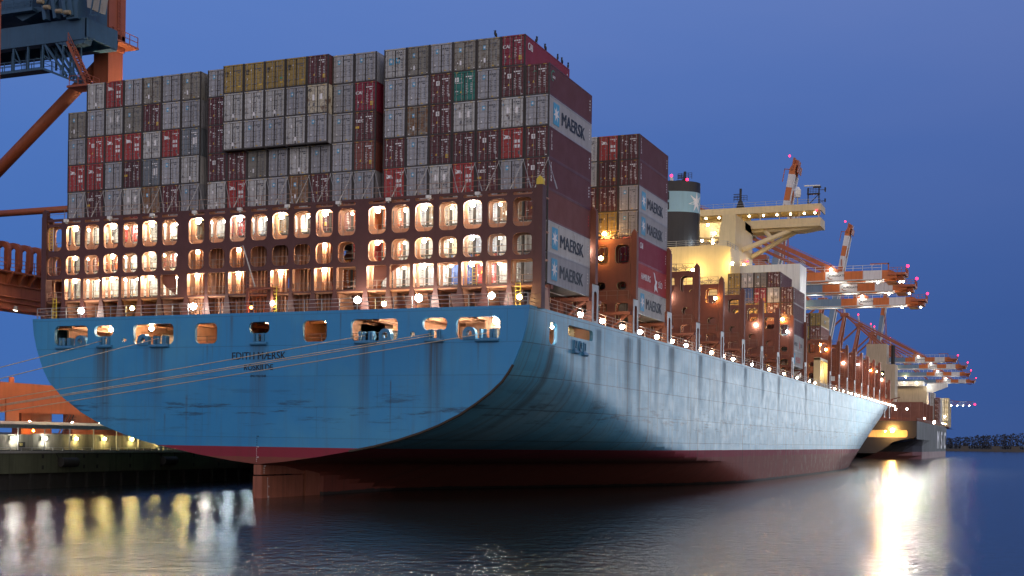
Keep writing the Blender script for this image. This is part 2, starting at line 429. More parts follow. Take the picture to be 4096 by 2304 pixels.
    tot = None
    for sd, u0, w, zt, zb, a in runs:
        t = math_n(nt, 'DIVIDE', math_n(nt, 'SUBTRACT', u, u0), w * 1.5)
        g = math_n(nt, 'SUBTRACT', 1.0, math_n(nt, 'MULTIPLY', t, t), clamp=True)
        zf = math_n(nt, 'MULTIPLY', math_n(nt, 'MULTIPLY', math_n(nt, 'SUBTRACT', zt, z), 3.0, clamp=True), math_n(nt, 'DIVIDE', math_n(nt, 'SUBTRACT', z, zb), zt - zb, clamp=True))
        g = math_n(nt, 'MULTIPLY', math_n(nt, 'MULTIPLY', g, zf), a)
        g = math_n(nt, 'MULTIPLY', g, side if sd else math_n(nt, 'SUBTRACT', 1.0, side))
        tot = g if tot is None else math_n(nt, 'MAXIMUM', tot, g)
    st2v = N(nt, 'ShaderNodeMapping'); st2v.inputs['Scale'].default_value = (5.0, 0.09, 1); nt.links.new(uv, st2v.inputs['Vector'])
    st2 = noise(nt, st2v.outputs[0], 1.0, 5, 0.65)
    tot = math_n(nt, 'MULTIPLY', tot, math_n(nt, 'MULTIPLY_ADD', st2, 2.2, -0.3, clamp=True), clamp=True)
    tot = math_n(nt, 'MULTIPLY', tot, 1.25, clamp=True)
    col = mixc(nt, tot, col, (0.065, 0.055, 0.032))
    # black tug and fender scuffs in a band above the boot topping
    band = math_n(nt, 'SUBTRACT', 1.0, math_n(nt, 'ABSOLUTE', math_n(nt, 'DIVIDE', math_n(nt, 'SUBTRACT', z, 8.6), 2.6)), clamp=True)
    sf = math_n(nt, 'MULTIPLY', math_n(nt, 'MULTIPLY', math_n(nt, 'SUBTRACT', scf, 0.545, clamp=True), 12.0, clamp=True), band)
    col = mixc(nt, math_n(nt, 'MULTIPLY', sf, 0.75), col, (0.02, 0.025, 0.03))
    col = mixc(nt, math_n(nt, 'MULTIPLY', seam.outputs['Fac'], math_n(nt, 'MULTIPLY_ADD', side, 0.4, 0.2)), col, (0.03, 0.06, 0.08))
    # boot topping: crimson band, brown anti-fouling below it, rubbed to grey near the water
    red = mixc(nt, math_n(nt, 'LESS_THAN', z, math_n(nt, 'MULTIPLY_ADD', n2, 0.25, 3.9)), (0.235, 0.018, 0.035), (0.20, 0.050, 0.032))
    rub = math_n(nt, 'MULTIPLY', math_n(nt, 'MULTIPLY', math_n(nt, 'SUBTRACT', n2, 0.50, clamp=True), 7.0, clamp=True), math_n(nt, 'DIVIDE', math_n(nt, 'SUBTRACT', y, 60), 90, clamp=True))
    red = mixc(nt, math_n(nt, 'MULTIPLY', rub, 0.7), red, (0.30, 0.22, 0.20))
    red = mixc(nt, math_n(nt, 'MULTIPLY', f, 0.8), red, (0.06, 0.03, 0.02))
    red = mixc(nt, math_n(nt, 'LESS_THAN', z, math_n(nt, 'MULTIPLY_ADD', n2, 0.5, 0.05)), red, (0.035, 0.028, 0.024))     # wet band at the waterline
    isred = math_n(nt, 'LESS_THAN', z, 5.0)
    col = mixc(nt, isred, col, red)
    nt.links.new(col, p.inputs['Base Color'])
    nt.links.new(math_n(nt, 'ADD', math_n(nt, 'MULTIPLY_ADD', n2, 0.25, 0.26), math_n(nt, 'MULTIPLY_ADD', tot, 0.3, math_n(nt, 'MULTIPLY', isred, 0.32))), p.inputs['Roughness'])
    bp = N(nt, 'ShaderNodeBump'); bp.inputs['Strength'].default_value = 0.35; bp.inputs['Distance'].default_value = 0.05
    nt.links.new(math_n(nt, 'ADD', math_n(nt, 'MULTIPLY', strake.outputs['Color'], 0.35), math_n(nt, 'SUBTRACT', n1, math_n(nt, 'MULTIPLY', seam.outputs['Fac'], 0.5))), bp.inputs['Height'])
    nt.links.new(bp.outputs[0], p.inputs['Normal'])
    return m
M_HULL = hull_material()
M_HBLU = paint('fairlead_blue_paint', (0.045, 0.20, 0.36), 0.45, 0.3, 0.2)

OPEN = [(-25.1, -20.8, 15.13, 17.2, .55), (-19.95, -17.55, 16.02, 17.15, .5), (-15.0, -10.1, 15.1, 17.18, .5), (-7.5, -4.88, 15.08, 17.12, .55), (-1.17, 1.15, 15.98, 17.1, .5), (4.88, 7.52, 15.08, 17.1, .55), (10.1, 15.06, 15.05, 17.1, .5), (17.62, 20.08, 15.92, 17.07, .5), (20.98, 25.32, 15.03, 17.05, .55)]
ROLL = [-18.55, 0.0, 18.85]
HOLES = [-16.2, 16.57]
SIDEOPEN = [(-0.1, 1.95, 14.9, 17.0, .7), (4.9, 12.3, 16.05, 17.1, .4)]
def build_hull():
    mb = MB()
    zs = [-12, -9, -6, -3, -1.5, -.5, 0, .5, 1, 1.5, 2, 2.4, 2.8, 3.1, 3.3, 3.45, 3.6, 3.8, 4.0, 4.15, 4.4, 4.7, 5.0, 5.45, 6.15, 6.95, 7.6, 8.2, 9.0, 9.8, 10.6, 11.4, 12.7, 13.5, 14.2, 15, 16.4, 17.2, 18.0]
    ys = [YT, -4.4, -3.7, -3, -2.3, -1.6, -.9, -.2, .5, 1.2, 2, 3, 4, 5, 6, 7, 8, 9, 10, 11.5, 13.2, 14.8, 16.5, 18.5, 21, 24, 27, 31, 35, 40, 45, 50, 56, 62, 66, 70, 74, 78, 82, 86, 90, 94, 98, 102, 108, 114, 120, 140, 160, 180, 200, 215, 230, 245, 260, 275, 288, 300, 310, 320, 330, 338, 346, 354, 361, 367, 373, 378, 383, 387, 390, 392.5]
    for sgn in (-1, 1):
        vs = []
        for y in ys:
            for z in zs:
                zz = z if z < 15 else 15 + (z - 15) * (ztop(y) - 15) / 3.0
                vs.append((sgn * hb(y, z), y, zz))
        n = len(zs); fs = []
        for i in range(len(ys) - 1):
            for j in range(n - 1):
                if sgn > 0 and ys[i + 1] <= 13.2 and zs[j] >= 14.2: continue
                q = [i * n + j, (i + 1) * n + j, (i + 1) * n + j + 1, i * n + j + 1]
                if all(abs(vs[k][0]) < 1e-4 for k in q): continue
                fs.append(tuple(q) if sgn > 0 else tuple(reversed(q)))
        mb.add(vs, fs)
        # underside of the transom overhang
    low = [(sx * hb(YT, z), z) for sx, zl in ((1, [3.3]), ) for z in zl]
    # starboard quarter with its two mooring openings
    pts = []
    yy = [q for q in ys if q <= 13.2]; z2 = [14.2, 15, 16.4, 17.2, 18]
    outl = [(y, 14.2) for y in yy] + [(13.2, z) for z in z2[1:]] + [(y, 18.0) for y in reversed(yy[:-1])] + [(YT, z) for z in reversed(z2[1:-1])]
    holes = [rrect(a, b, c, d, r, 5) for a, b, c, d, r in SIDEOPEN]
    inner = [(q, 14.6 + .5 * j) for q in ys if YT < q < 13 for j in range(7)]
    s2 = MB(); s2.plate(outl, holes, 0, 0, 'x', inner=inner)
    s2.v = [(hb(v[1], v[2]), v[1], v[2]) for v in s2.v]
    mb.add(s2.v, s2.f)
    for h in holes:
        k = len(h)
        mb.add([(hb(a, b), a, b) for a, b in h] + [(hb(a, b) - 0.35, a, b) for a, b in h], [(i, (i + 1) % k, (i + 1) % k + k, i + k) for i in range(k)], 1)
    # transom
    out = [(w, z) for z, w in TT] + [(-w, z) for z, w in reversed(TT)]
    out = out[1:-1] if abs(out[0][0]) < 1e-6 else out
    out = [(0.0, 3.3)] + out
    holes = [rrect(a, b, c, d, r, 6) for a, b, c, d, r in OPEN] + [rrect(x - .65, x + .65, 15.2, 15.9, .08, 2) for x in ROLL] + [circ(x, 15.6, .25) for x in HOLES]
    mb.plate(out, holes, YT, YT + 0.35, 'y', 0, 1)
    # sharp knuckle strip round the transom edge
    return mb.build('hull', [M_HULL, M_HBLU], ship, recalc=False)
hull = build_hull()
for pl in hull.data.polygons:
    pl.use_smooth = False
# fair the side plating
hull.data.polygons.foreach_set('use_smooth', [True] * len(hull.data.polygons))
try:
    hull.data.set_sharp_from_angle(angle=math.radians(24))
except Exception: pass

kn = [(w + .02, YT + .02, z) for w, z in [(lerp_tab(TT, q), q) for q in (4.7, 5.2, 5.8, 6.5, 7.2, 8.2, 9.2, 10.2, 11.2, 12.0, 12.7)]]
mb = MB(); mb.tube(kn, .13, 6); mb.build('knuckle_strip', paint('grimy_brown_steel', (.05, .035, .022), .7, .3, .2), ship)
# main deck
mb = MB()
ds = [YT + .4, 20, 100, 200, 300, 322, 340, 355, 370, 385, 391]
for a, b in zip(ds, ds[1:]):
    wa, wb = hb(a, 18) - .25, max(0.05, hb(b, 18) - .25)
    mb.add([(-wa, a, 17.85), (wa, a, 17.85), (wb, b, 17.85), (-wb, b, 17.85), (-wa, a, 17.6), (wa, a, 17.6), (wb, b, 17.6), (-wb, b, 17.6)], [(0, 1, 2, 3), (7, 6, 5, 4)])
mb.build('main_deck', M_OX, ship)

# name on the stern, draught figures
mb = MB()
mb.text('EDITH MÆRSK', 1.02, (-0.05, YT - .02, 13.47), (1, 0, 0), (0, 0, 1), 0, 0.012, 0.93, 'CENTER')
mb.text('ROSKILDE', .80, (-0.05, YT - .02, 12.42), (1, 0, 0), (0, 0, 1), 0, 0.010, 0.93, 'CENTER')
mb.text('IMO 9321548', .30, (-0.05, YT - .02, 11.75), (1, 0, 0), (0, 0, 1), 0, 0.004, 1.05, 'CENTER')
for k in range(5):
    mb.text('8642'[k - 1] if k else '18M', .16, (-.15, YT - .02, 5.95 - .2 * k), (1, 0, 0), (0, 0, 1), 0, 0.004)
mb.build('name_lettering', [M_MARKB], ship)
mb = MB()
for k in range(8):
    mb.text(('17M', '8', '6', '4', '2', '16M', '8', '6')[k], .16, (-.15, YT - .02, 4.93 - .2 * k), (1, 0, 0), (0, 0, 1), 0, 0.004)
mb.build('draught_figures', [M_MARKW], ship)

# rudder
M_AF = paint('antifouling_brown', (0.30, 0.10, 0.055), 0.6, 0.3, 0.2, streak=.5)
mb = MB()
mb.prism([(YT, 3.25), (YT, 2.28), (2.9, 2.28), (2.9, 2.9)], -.42, .42, 'x')
mb.prism([(YT + .02, 2.15), (YT + .02, -5), (2.55, -5), (2.55, 2.15)], -.5, .5, 'x')
mb.prism([(2.95, 2.95), (2.75, -5), (6.2, -5), (6.6, 2.0)], -.6, .6, 'x')
rud = mb.build('rudder', M_AF, ship)
mb = MB()
for i, s in enumerate(('4', '6', '8', '15M')): mb.text(s, .2, (.56, YT + .25, 2.4 + .22 * i), (0, 1, 0), (0, 0, 1), 0, .004)
for i, s in enumerate(('12M', '2', '4', '6', '8', '13M', '2', '4', '6', '8')): mb.text(s, .2, (.56, YT + .9, .05 + .2 * i), (0, 1, 0), (0, 0, 1), 0, .004)
mb.build('draught_figures', [M_MARKW], rud)

# aft mooring deck inside the stern openings
mb = MB()
mb.quad((-26.8, YT + .36, 14.75), (26.9, YT + .36, 14.75), (26.9, 14.0, 14.75), (-26.8, 14.0, 14.75))
mb.quad((-27, YT + .36, 17.5), (27, YT + .36, 17.5), (27, 14.0, 17.5), (-27, 14.0, 17.5))
mb.quad((-27, 4.5, 14.7), (20, 4.5, 14.7), (20, 4.5, 17.55), (-27, 4.5, 17.55))
mb.quad((20, 4.5, 14.7), (20, 14, 14.7), (20, 14, 17.55), (20, 4.5, 17.55))
mb.quad((20, 14, 14.7), (27.4, 14, 14.7), (27.4, 14, 17.55), (20, 14, 17.55))
for x in (-26.6, -24.2, -20.3, -16.9, -13.2, -11.6, -8.8, -5.9, -3.6, -0.4, 2.6, 6.9, 9.0, 11.4, 12.2, 16.2, 17.4, 21.6, 22.3, 25.9):
    mb.box(x, x + .35, 2.6, 3.0, 14.75, 17.5); mb.box(x, x + .25, -3.8, 4.4, 17.05, 17.5)
    if int(x * 7) % 3 == 0: mb.box(x, x + .2, -1.5, 4.45, 14.75, 17.5)
for y in (-3.4, -.5, 2.2): mb.box(-26.9, 26.9, y, y + .12, 17.22, 17.48)
mb.box(-7.0, -5.3, 2.0, 4.3, 14.8, 17.0); mb.box(10.4, 11.3, 1.2, 4.2, 14.75, 17.5); mb.box(-16.7, -16.4, -4, 4.4, 14.75, 17.5); mb.box(8.8, 9.2, -4, 4.4, 14.75, 17.5); mb.box(-9.2, -8.9, -4, 4.4, 14.75, 17.5)
mdk = mb.build('mooring_deck', M_INT, ship)
mb = MB()
for cx, cy_ in ((-14, .6), (12.6, .8), (23.0, .6), (-23.2, .9)):
    mb.tube([(cx - 1.2, cy_, 15.75), (cx + 1.2, cy_, 15.75)], .75, 14); mb.tube([(cx - 1.35, cy_, 15.75), (cx - 1.2, cy_, 15.75)], 1.0, 14); mb.tube([(cx + 1.2, cy_, 15.75), (cx + 1.35, cy_, 15.75)], 1.0, 14)
mb.build('mooring_winch', M_ROPE, mdk)
mb = MB()
rail(mb, [(25.2 - 50, YT + .55, 14.75), (25, YT + .55, 14.75)], 1.1, 2.6, 3)
mb.build('mooring_deck_rail', M_RAIL, mdk)
mb = MB()
mb.tube([(27.0, 7.9, 16.45), (27.35, 8.2, 16.45)], .72, 18); 
for k in range(-2, 3): mb.bar((27.4, 7.3 - .05, 16.45 + k * .25), (27.4, 9.05, 16.45 + k * .25), .06, .06, 1)
mb.bar((27.4, 8.0, 15.8), (27.4, 8.0, 17.1), .06, .06, 1)
mb.build('vent_fan', [M_CREAM, M_YEL], mdk)
def fairlead(x, z, w=1.3, drum=True, y=YT):
    mb = MB()
    mb.box(x - w / 2, x - w / 2 + .16, y - .12, y + .5, z, z + .85); mb.box(x + w / 2 - .16, x + w / 2, y - .12, y + .5, z, z + .85)
    mb.box(x - w / 2, x + w / 2, y - .1, y + .5, z - .1, z + .02)
    for sx in (-.3, .3): mb.cyl((x + sx, y + .15), .17, z + .02, z + .83, 10)
    if drum: mb.tube([(x - w * .75, y - .1, z - .18), (x + w * .75, y - .1, z - .18)], .17, 10)
    return mb
for x in ROLL: fairlead(x, 15.15, 1.25).build('roller_fairlead', M_HBLU, ship, smooth=False)
for x in (-23.7, -11.7, 11.75, 24.1): fairlead(x, 15.1, 1.5).build('roller_fairlead', M_HBLU, ship)
for x in (-21.75, -13.8, 13.75, 22.3):
    mb = MB(); n = 16; ro, ri = .62, .3
    outer = [(x + ro, 15.02)] + [(x + ro * math.cos(PI * k / n), 15.55 + ro * math.sin(PI * k / n)) for k in range(n + 1)] + [(x - ro, 15.02)]
    mb.plate(outer, [circ(x, 15.55, ri)], YT - .1, YT + .5, 'y')
    mb.build('mooring_chock', M_HBLU, ship)
for (y, z) in ((6.9, 15.35), (9.6, 15.3)):
    mb = MB(); xx = hb(y, z)
    mb.plate(rrect(y - .35, y + .35, z - .5, z + .45, .05, 2), [rrect(y - .22, y + .22, z - .38, z + .34, .05, 2)], xx - .1, xx + .14, 'x', 0)
    mb.quad((xx + .02, y - .22, z - .38), (xx + .02, y + .22, z - .38), (xx + .02, y + .22, z + .34), (xx + .02, y - .22, z + .34), 1)
    mb.tube([(xx + .1, y - .75, z - .72), (xx + .1, y + .65, z - .72)], .2, 10)
    mb.build('side_fairlead', [M_HBLU, M_BLACK], ship)
mb = MB(); n = 16; xx = hb(8.3, 15.3) + .03
mb.plate([(8.3 + .42 * math.cos(2 * PI * k / n), 15.3 + .5 * math.sin(2 * PI * k / n)) for k in range(n)], [[(8.3 + .3 * math.cos(2 * PI * k / n), 15.3 + .38 * math.sin(2 * PI * k / n)) for k in range(n)]], xx - .1, xx + .12, 'x', 0)
mb.add([(xx - .02, 8.3 + .3 * math.cos(2 * PI * k / n), 15.3 + .38 * math.sin(2 * PI * k / n)) for k in range(n)], [tuple(range(n))], 1)
mb.build('side_chock', [M_HBLU, M_BLACK], ship)
for x, y, z, c, s, r in ((-19.0, -3.6, 16.85, WARM, 260, .22), (-18.0, -3.4, 16.8, COOL, 180, .15), (-14.2, -3.2, 16.9, WARM, 300, .24), (-12.9, 0.8, 16.3, WHITE, 240, .2), (-22.9, -1.5, 17.2, WARM, 130, .15),
                         (14.75, -3.6, 16.85, WHITE, 300, .25), (19.75, -3.7, 16.8, WARM, 300, .24), (18.95, -2.0, 16.4, WHITE, 220, .2), (24.3, -3.6, 16.8, WHITE, 320, .27), (-6.2, -2.8, 17.25, WARM, 200, .2), (0.1, -2.8, 17.25, WARM, 200, .2), (6.2, -2.8, 17.25, (1.0, .66, .3), 200, .2), (-22.5, 2.2, 16.9, WARM, 260, .2), (13.2, 2.0, 16.9, WARM, 260, .2), (23.0, 2.4, 16.9, WARM, 260, .2), (26.9, 0.4, 16.9, WHITE, 220, .2), (25.4, 8.0, 17.2, WARM, 160, .16)):
    lamp('mooring_deck_lamp', mdk, (x, y, z), c, s * .95, r, 2)

# ------------------------------------------------------------------ rails, side posts, deck lamps
PITCH = 2.4704; GAP = .827; X0 = -.18
def xcol(c): return (c - 10.5) * PITCH + (-GAP if c < 7 else GAP if c >= 15 else 0) + X0
mb = MB(); rail(mb, [(-27.6, YT + .15, 18.0), (27.9, YT + .15, 18.0)], 1.1, 1.9, 3, .035)
mb.build('stern_rail', M_GALV, ship)
mb = MB(); rail(mb, [(27.95, YT + .3, 18.0), (28.05, 150, 18.0), (28.05, 310, 18.0)], 1.1, 2.4, 3, .035)
mb.build('side_rail', M_RAIL, ship)
mb = MB(); rail(mb, [(-27.7, YT + .3, 18.0), (-28.0, 60, 18.0)], 1.1, 2.4, 3, .035)
mb.build('side_rail', M_RAIL, ship)
for x, z, c, s, r in ((-22.0, 18.75, WHITE, 200, .34), (-15.5, 18.85, YEL, 120, .24), (-8.0, 18.85, WHITE, 220, .36), (-1.2, 18.55, (1.0, .25, .04), 90, .15), (1.2, 18.9, WHITE, 150, .24), (10.6, 18.95, WHITE, 220, .36), (13.4, 18.5, YEL, 150, .26), (17.0, 18.95, WHITE, 230, .38), (24.3, 18.95, WHITE, 200, .33), (27.0, 18.75, YEL, 130, .26)):
    lamp('stern_deck_lamp', ship, (x, YT + .35, z), c, s * .75, r * .9, 2)
yl = 9.7; k = 0
while yl < 318:
    lamp('side_deck_lamp', ship, (27.75, yl, 18.55), WARM if k % 3 else WHITE, 110, .27 if yl < 90 else .22, 1 if yl > 60 else 2)
    yl += 6.9; k += 1

# hatch coamings and cell guides that carry the outer stacks
mb = MB()
mb.box(-24.5, 24.3, 1, 320, 17.9, 19.3)
mb.box(-24.0, 23.8, 1, 145, 19.3, 20.0); mb.box(-24, 23.8, 172, 318, 19.3, 20.0)
mb.build('hatch_coaming', M_OXD, ship)
def stack_beds():
    for k in list(range(10)) + [12 + j for j in range(10)]:
        y0 = 14.2 * k + .3 if k < 10 else 174.0 + 13.45 * (k - 12)
        mb = MB()
        for yy in (y0 + .6, y0 + 11.4):
            mb.box(24.3, 25.0, yy - .5, yy + .5, 17.9, 20.4); mb.box(24.3, 28.0, yy - .3, yy + .3, 20.1, 20.45); mb.bar((25, yy, 18.1), (27.6, yy, 20.1), .25, .25)
        mb.box(26.9, 27.9, y0 - .2, y0 + .3, 18, 20.4)
        mb.build('stack_pedestal', M_OX, ship)
stack_beds()

# ------------------------------------------------------------------ aft lashing bridge, open to the stern
YB = -3.2
mb = MB()
edges = [xcol(0) - PITCH / 2]
holes = []
TOPR = (25.35, 27.95); MIDR = (22.75, 24.75); BOTR = (20.15, 22.35)
for c in range(22):
    x = xcol(c)
    holes.append(rrect(x - .93, x + .93, *TOPR, .52, 4)); holes.append(rrect(x - .93, x + .93, *MIDR, .55, 4)); holes.append(rrect(x - 1.06, x + 1.06, *BOTR, .1, 1))
for i in range(0, 22, 1):
    x = xcol(i); holes.append(rrect(x - .95, x + .95, 28.2, 28.5, .12, 2))
mb.plate([(-28.3, 20.0), (28.3, 20.0), (28.3, 28.75), (-28.3, 28.75)], holes, YB, YB + .22, 'y', 0, 1)
for c in range(23):
    x = xcol(c) - PITCH / 2 if c < 22 else xcol(21) + PITCH / 2
    # splayed legs below the bridge and web plates between its two faces
    mb.prism([(x - .18, 20.05), (x + .18, 20.05), (x + .52, 17.9), (x - .52, 17.9)], YB + .01, YB + .35, 'y', 0)
    mb.box(x - .14, x + .14, YB + .2, YB + .55, 20.0, 28.7, 1); mb.box(x - .08, x + .08, YB + .5, -1.95, 28.0, 28.7, 1)
    mb.prism([(YB + .3, 20.0), (-.2, 20.0), (.5, 17.9), (YB + .3, 17.9)], x - .16, x + .16, 'x', 1)
for z in (20.0, 22.55, 25.1, 28.2):
    mb.box(-28.2, 28.2, YB + .18, -.7, z - .12, z, 1)
lb = mb.build('lashing_bridge', [M_OXD, M_INT], ship)
# forward face with smaller openings; the middle is closed by a stiffened wall with slot windows
mb = MB(); holes = []
for c in range(22):
    x = xcol(c); holes.append(rrect(x - 1.04, x + 1.14, 25.95, 27.95, .5, 4))
    if c < 7 or c > 13:
        holes.append(rrect(x - 1.04, x + 1.14, 22.95, 24.75, .5, 4)); holes.append(rrect(x - 1.08, x + 1.14, 20.1, 22.35, .1, 1))
    else:
        holes.append(rrect(x + .25, x + .65, 23.5, 24.2, .08, 2))
        if c % 2: holes.append(rrect(x - .1, x + .3, 20.7, 21.7, .05, 1))
mb.plate([(-28.2, 20.0), (28.2, 20.0), (28.2, 28.6), (-28.2, 28.6)], holes, -1.95, -1.80, 'y', 0, 0)
for c in range(7, 14):
    for dx in (-.75, -.3, .1, .75): mb.box(xcol(c) + dx, xcol(c) + dx + .08, -2.3, -1.96, 18.0, 24.9)
    mb.box(xcol(c) - 1.2, xcol(c) + 1.2, -2.0, -1.85, 18.0, 20.0)
mb.build('forward_wall', M_INT, lb)
mb = MB()
for z in (20.0, 22.55, 25.1): rail(mb, [(-27.9, YB + .05, z + (.0 if z < 21 else .15)), (27.9, YB + .05, z + (.0 if z < 21 else .15))], .95, 1.24, 2, .032)
rail(mb, [(-28.2, YB + .1, 28.75), (28.2, YB + .1, 28.75)], 1.0, 2.47, 2, .03)
mb.build('walkway_rail', M_RAIL, lb)
for sx in (-1, 1):
    mb = MB()
    mb.box(sx * 28.25 - .32, sx * 28.25 + .32, YB - .15, YB + .8, 17.9, 29.0)
    mb.prism([(sx * 28.25 - .32, 29.0), (sx * 28.25 + .32, 29.0), (sx * 28.25 + .3, 29.5), (sx * 28.25, 29.8), (sx * 28.25 - .3, 29.5)], YB - .1, YB + .4, 'y', 1)
    mb.build('corner_post', [M_OXD, M_YEL if sx > 0 else M_OXD], lb)
for x in (-12.2, 11.9):   # slanting gusset plates at the ends of the middle wall
    s = 1 if x < 0 else -1
    mb = MB(); mb.prism([(x - s * 2.2, 22.4), (x + s * .6, 22.4), (x + s * .6, 20.3)], YB + .35, YB + .5, 'y'); mb.build('gusset_plate', M_OX, lb)
for c in range(1, 21, 2):
    x = xcol(c)
    lamp('bridge_lamp', lb, (x - .35, -2.45, 27.72), COOL if c == 9 else (BW if c < 13 else WHITE), (210, 150, 260, 180)[c % 4], .25, 2)
    if c not in (11, ): lamp('bridge_lamp', lb, (x - .35, -2.45, 24.6), COOL if c == 19 else BW, (170 if c % 3 else 230) if c not in (7, 9) else 60, .20, 2)
    lamp('bridge_lamp', lb, (x - .35, -2.45, 22.2), BW if c < 14 else WHITE, (220, 160, 260)[c % 3], .23, 2)
    for zz in (27.8, 24.7, 22.3):  # extra hidden lamps, added to brighten the containers behind the wall
        if 7 <= c <= 13 and zz < 26: continue
        lamp('bridge_lamp', lb, (x + 1.9, -1.15, zz), BW, (120, 70, 150)[(c + int(zz)) % 3], .14, 1)
        lamp('bridge_lamp', lb, (x + .3, -1.15, zz), BW if c % 4 == 1 else WHITE, (250, 150, 320)[(c + int(zz)) % 3], .15, 1)
for x in (-25.3, -19.6, -14.2, -9.0, -3.6, 1.9, 7.6, 13.0, 17.2, 22.2):   # unlit floodlights along the top edge
    mb = MB(); mb.box(x - .22, x + .22, YB - .3, YB + .05, 28.35, 28.65); mb.box(x - .05, x + .05, YB - .2, YB + .1, 28.2, 28.4)
    mb.build('unlit_floodlight', M_WHITE, lb)
# lashing rods crossed over the lowest free tier
ZB = 20.58; HT = 2.905
for c in range(0, 22):
    if c in (7, 15): pass
    x = xcol(c) + PITCH / 2
    for s in (-1, 1):
        mb = MB(); a = Vector((x - s * .05, -.06, ZB + 4 * HT - .05)); b = Vector((x + s * 1.15, -.75, 29.0))
        mb.tube([a, b], .028, 4); mb.tube([a + (b - a) * .72, b], .06, 4)
        mb.build('lashing_rod', M_GALV, lb)
# stern flag staff on its platform, ladders
mb = MB(); mb.box(-2.0, 1.1, YT + .4, -3.3, 20.35, 20.5); rail(mb, [(-2, YT + .45, 20.5), (1.1, YT + .45, 20.5)], 1.0, .8, 3, .03)
for x in (-1.9, .9): mb.box(x, x + .25, YT + .5, YT + .75, 17.9, 20.4)
mb.build('stern_platform', M_OX, ship)
mb = MB(); mb.tube([(-.9, YT + .5, 20.6), (-2.1, YT + .1, 24.6)], .07, 6); mb.build('flag_staff', M_GALV, ship)
def ladder(x, y, z0, z1, parent, mat, ax='x'):
    mb = MB(); d = Vector((.22, 0, 0)) if ax == 'x' else Vector((0, .22, 0))
    for s in (-1, 1): mb.tube([Vector((x, y, z0)) + d * s, Vector((x, y, z1)) + d * s], .035, 4)
    z = z0 + .3
    while z < z1: mb.tube([Vector((x, y, z)) - d, Vector((x, y, z)) + d], .025, 4); z += .33
    return mb.build('ladder', mat, parent)
ladder(1.3, YT + .6, 17.9, 20.6, ship, M_YEL)
ladder(26.3, YB - .1, 17.9, 20.2, lb, M_YEL); ladder(-27.3, YB - .1, 25.4, 27.8, lb, M_YEL); ladder(-26.7, YB - .12, 17.9, 20.4, lb, M_YEL)
ladder(21.7, YB + .5, 20.1, 22.2, lb, M_YEL)

# ------------------------------------------------------------------ the other lashing bridges, one between every two bays
BR = [12.55 + 14.2 * k for k in range(10)]
BR2 = [172.4 + 13.42 * k for k in range(10)]
def bridge_mesh(ztop_, xl):
    mb = MB(); holes = []
    for c in range(xl, 22):
        x = xcol(c)
        if ztop_ > 27: holes.append(rrect(x - .8, x + .85, 25.9, 28.05, .5, 4))
        holes.append(rrect(x - .55, x + .6, 23.0, 23.9, .4, 3))
        if c > 17: holes.append(rrect(x - .7, x + .8, 18.8, 21.6, .35, 3))
    x0 = xcol(xl) - 1.3
    mb.plate([(x0, 17.9), (27.6, 17.9), (27.6, ztop_), (x0, ztop_)], holes, 0, .22, 'y', 0, 1)
    mb.plate([(x0, 17.9), (27.6, 17.9), (27.6, ztop_), (x0, ztop_)], holes, 1.25, 1.4, 'y', 0, 1)
    for z in (21.8, 24.9, ztop_ - .15): mb.box(x0, 27.6, .2, 1.3, z, z + .12, 1)
    for c in range(xl, 23): mb.box(xcol(min(c, 21)) - PITCH / 2 + (PITCH if c == 22 else 0) - .1, xcol(min(c, 21)) - PITCH / 2 + (PITCH if c == 22 else 0) + .1, .2, 1.3, 17.9, ztop_, 0)
    # lashing gear heaped on top
    rnd = random.Random(int(ztop_ * 10))
    for i in range(16):
        x = rnd.uniform(24, 27); mb.tube([(x, .1, ztop_ + .1), (x + rnd.uniform(-1.6, 1.6), .3, ztop_ + rnd.uniform(.4, 1.0))], .04, 4, 2)
    rail(mb, [(x0, .1, ztop_), (27.5, .1, ztop_)], 1.0, 2.4, 2, .035, 2)
    rail(mb, [(23.6, -.08, 18.0), (27.5, -.08, 18.0)], 1.0, 1.2, 2, .03, 2); rail(mb, [(23.6, -.05, 21.9), (27.4, -.05, 21.9)], 1.0, 1.2, 2, .03, 2)
    return mb.mesh('lashing_bridge', [M_OX, M_CREAM, M_RAIL])
def post_mesh():
    mb = MB()
    mb.box(27.62, 28.3, 0, .75, 21.9, 29.0, 1); mb.prism([(27.65, 29.0), (28.28, 29.0), (28.28, 29.3), (27.95, 29.75), (27.65, 29.3)], .05, .5, 'y', 1)
    mb.plate([(-.45, 17.9), (1.6, 17.9), (1.6, 21.9), (-.45, 21.9)], [rrect(0.1, 1.05, 18.2, 21.2, .35, 3)], 27.55, 28.12, 'x', 0, 1)
    return mb.mesh('corner_post', [M_GALV, M_OX])
BM = bridge_mesh(28.7, 10); BM2 = bridge_mesh(25.2, 10); PM = post_mesh()
for i, y in enumerate(BR + BR2):
    o = put('lashing_bridge', BM2 if i in (18, 19) else BM, ship, (0, y, 0))
    put('corner_post', PM, o, (0, 0, -3.6 if i in (18, 19) else 0))
    lamp('bridge_lamp', o, (24.2 if i % 2 else 27.2, -.25, 26.6 if i % 3 else 25.3), (WHITE, AMBER, COOL)[i % 3], 130, .26)
    lamp('bridge_lamp', o, (25.3, .7, 21.6), AMBER if i > 6 else WARM, 170, .2)
    if i > 9: lamp('bridge_lamp', o, (25.8, .75, 27.8), AMBER, 170, .25)
    if i == 8:
        for x, z in ((14.5, 29.6), (18.5, 29.9), (22.5, 29.6), (26.3, 28.9)): lamp('bridge_lamp', o, (x, -.3, z), AMBER, 300, .28)
    if i in (1, 2): lamp('bridge_lamp', o, (24.6, -.4, 29.3 if i == 1 else 27.4), AMBER if i == 1 else COOL, 420 if i == 1 else 160, .22)
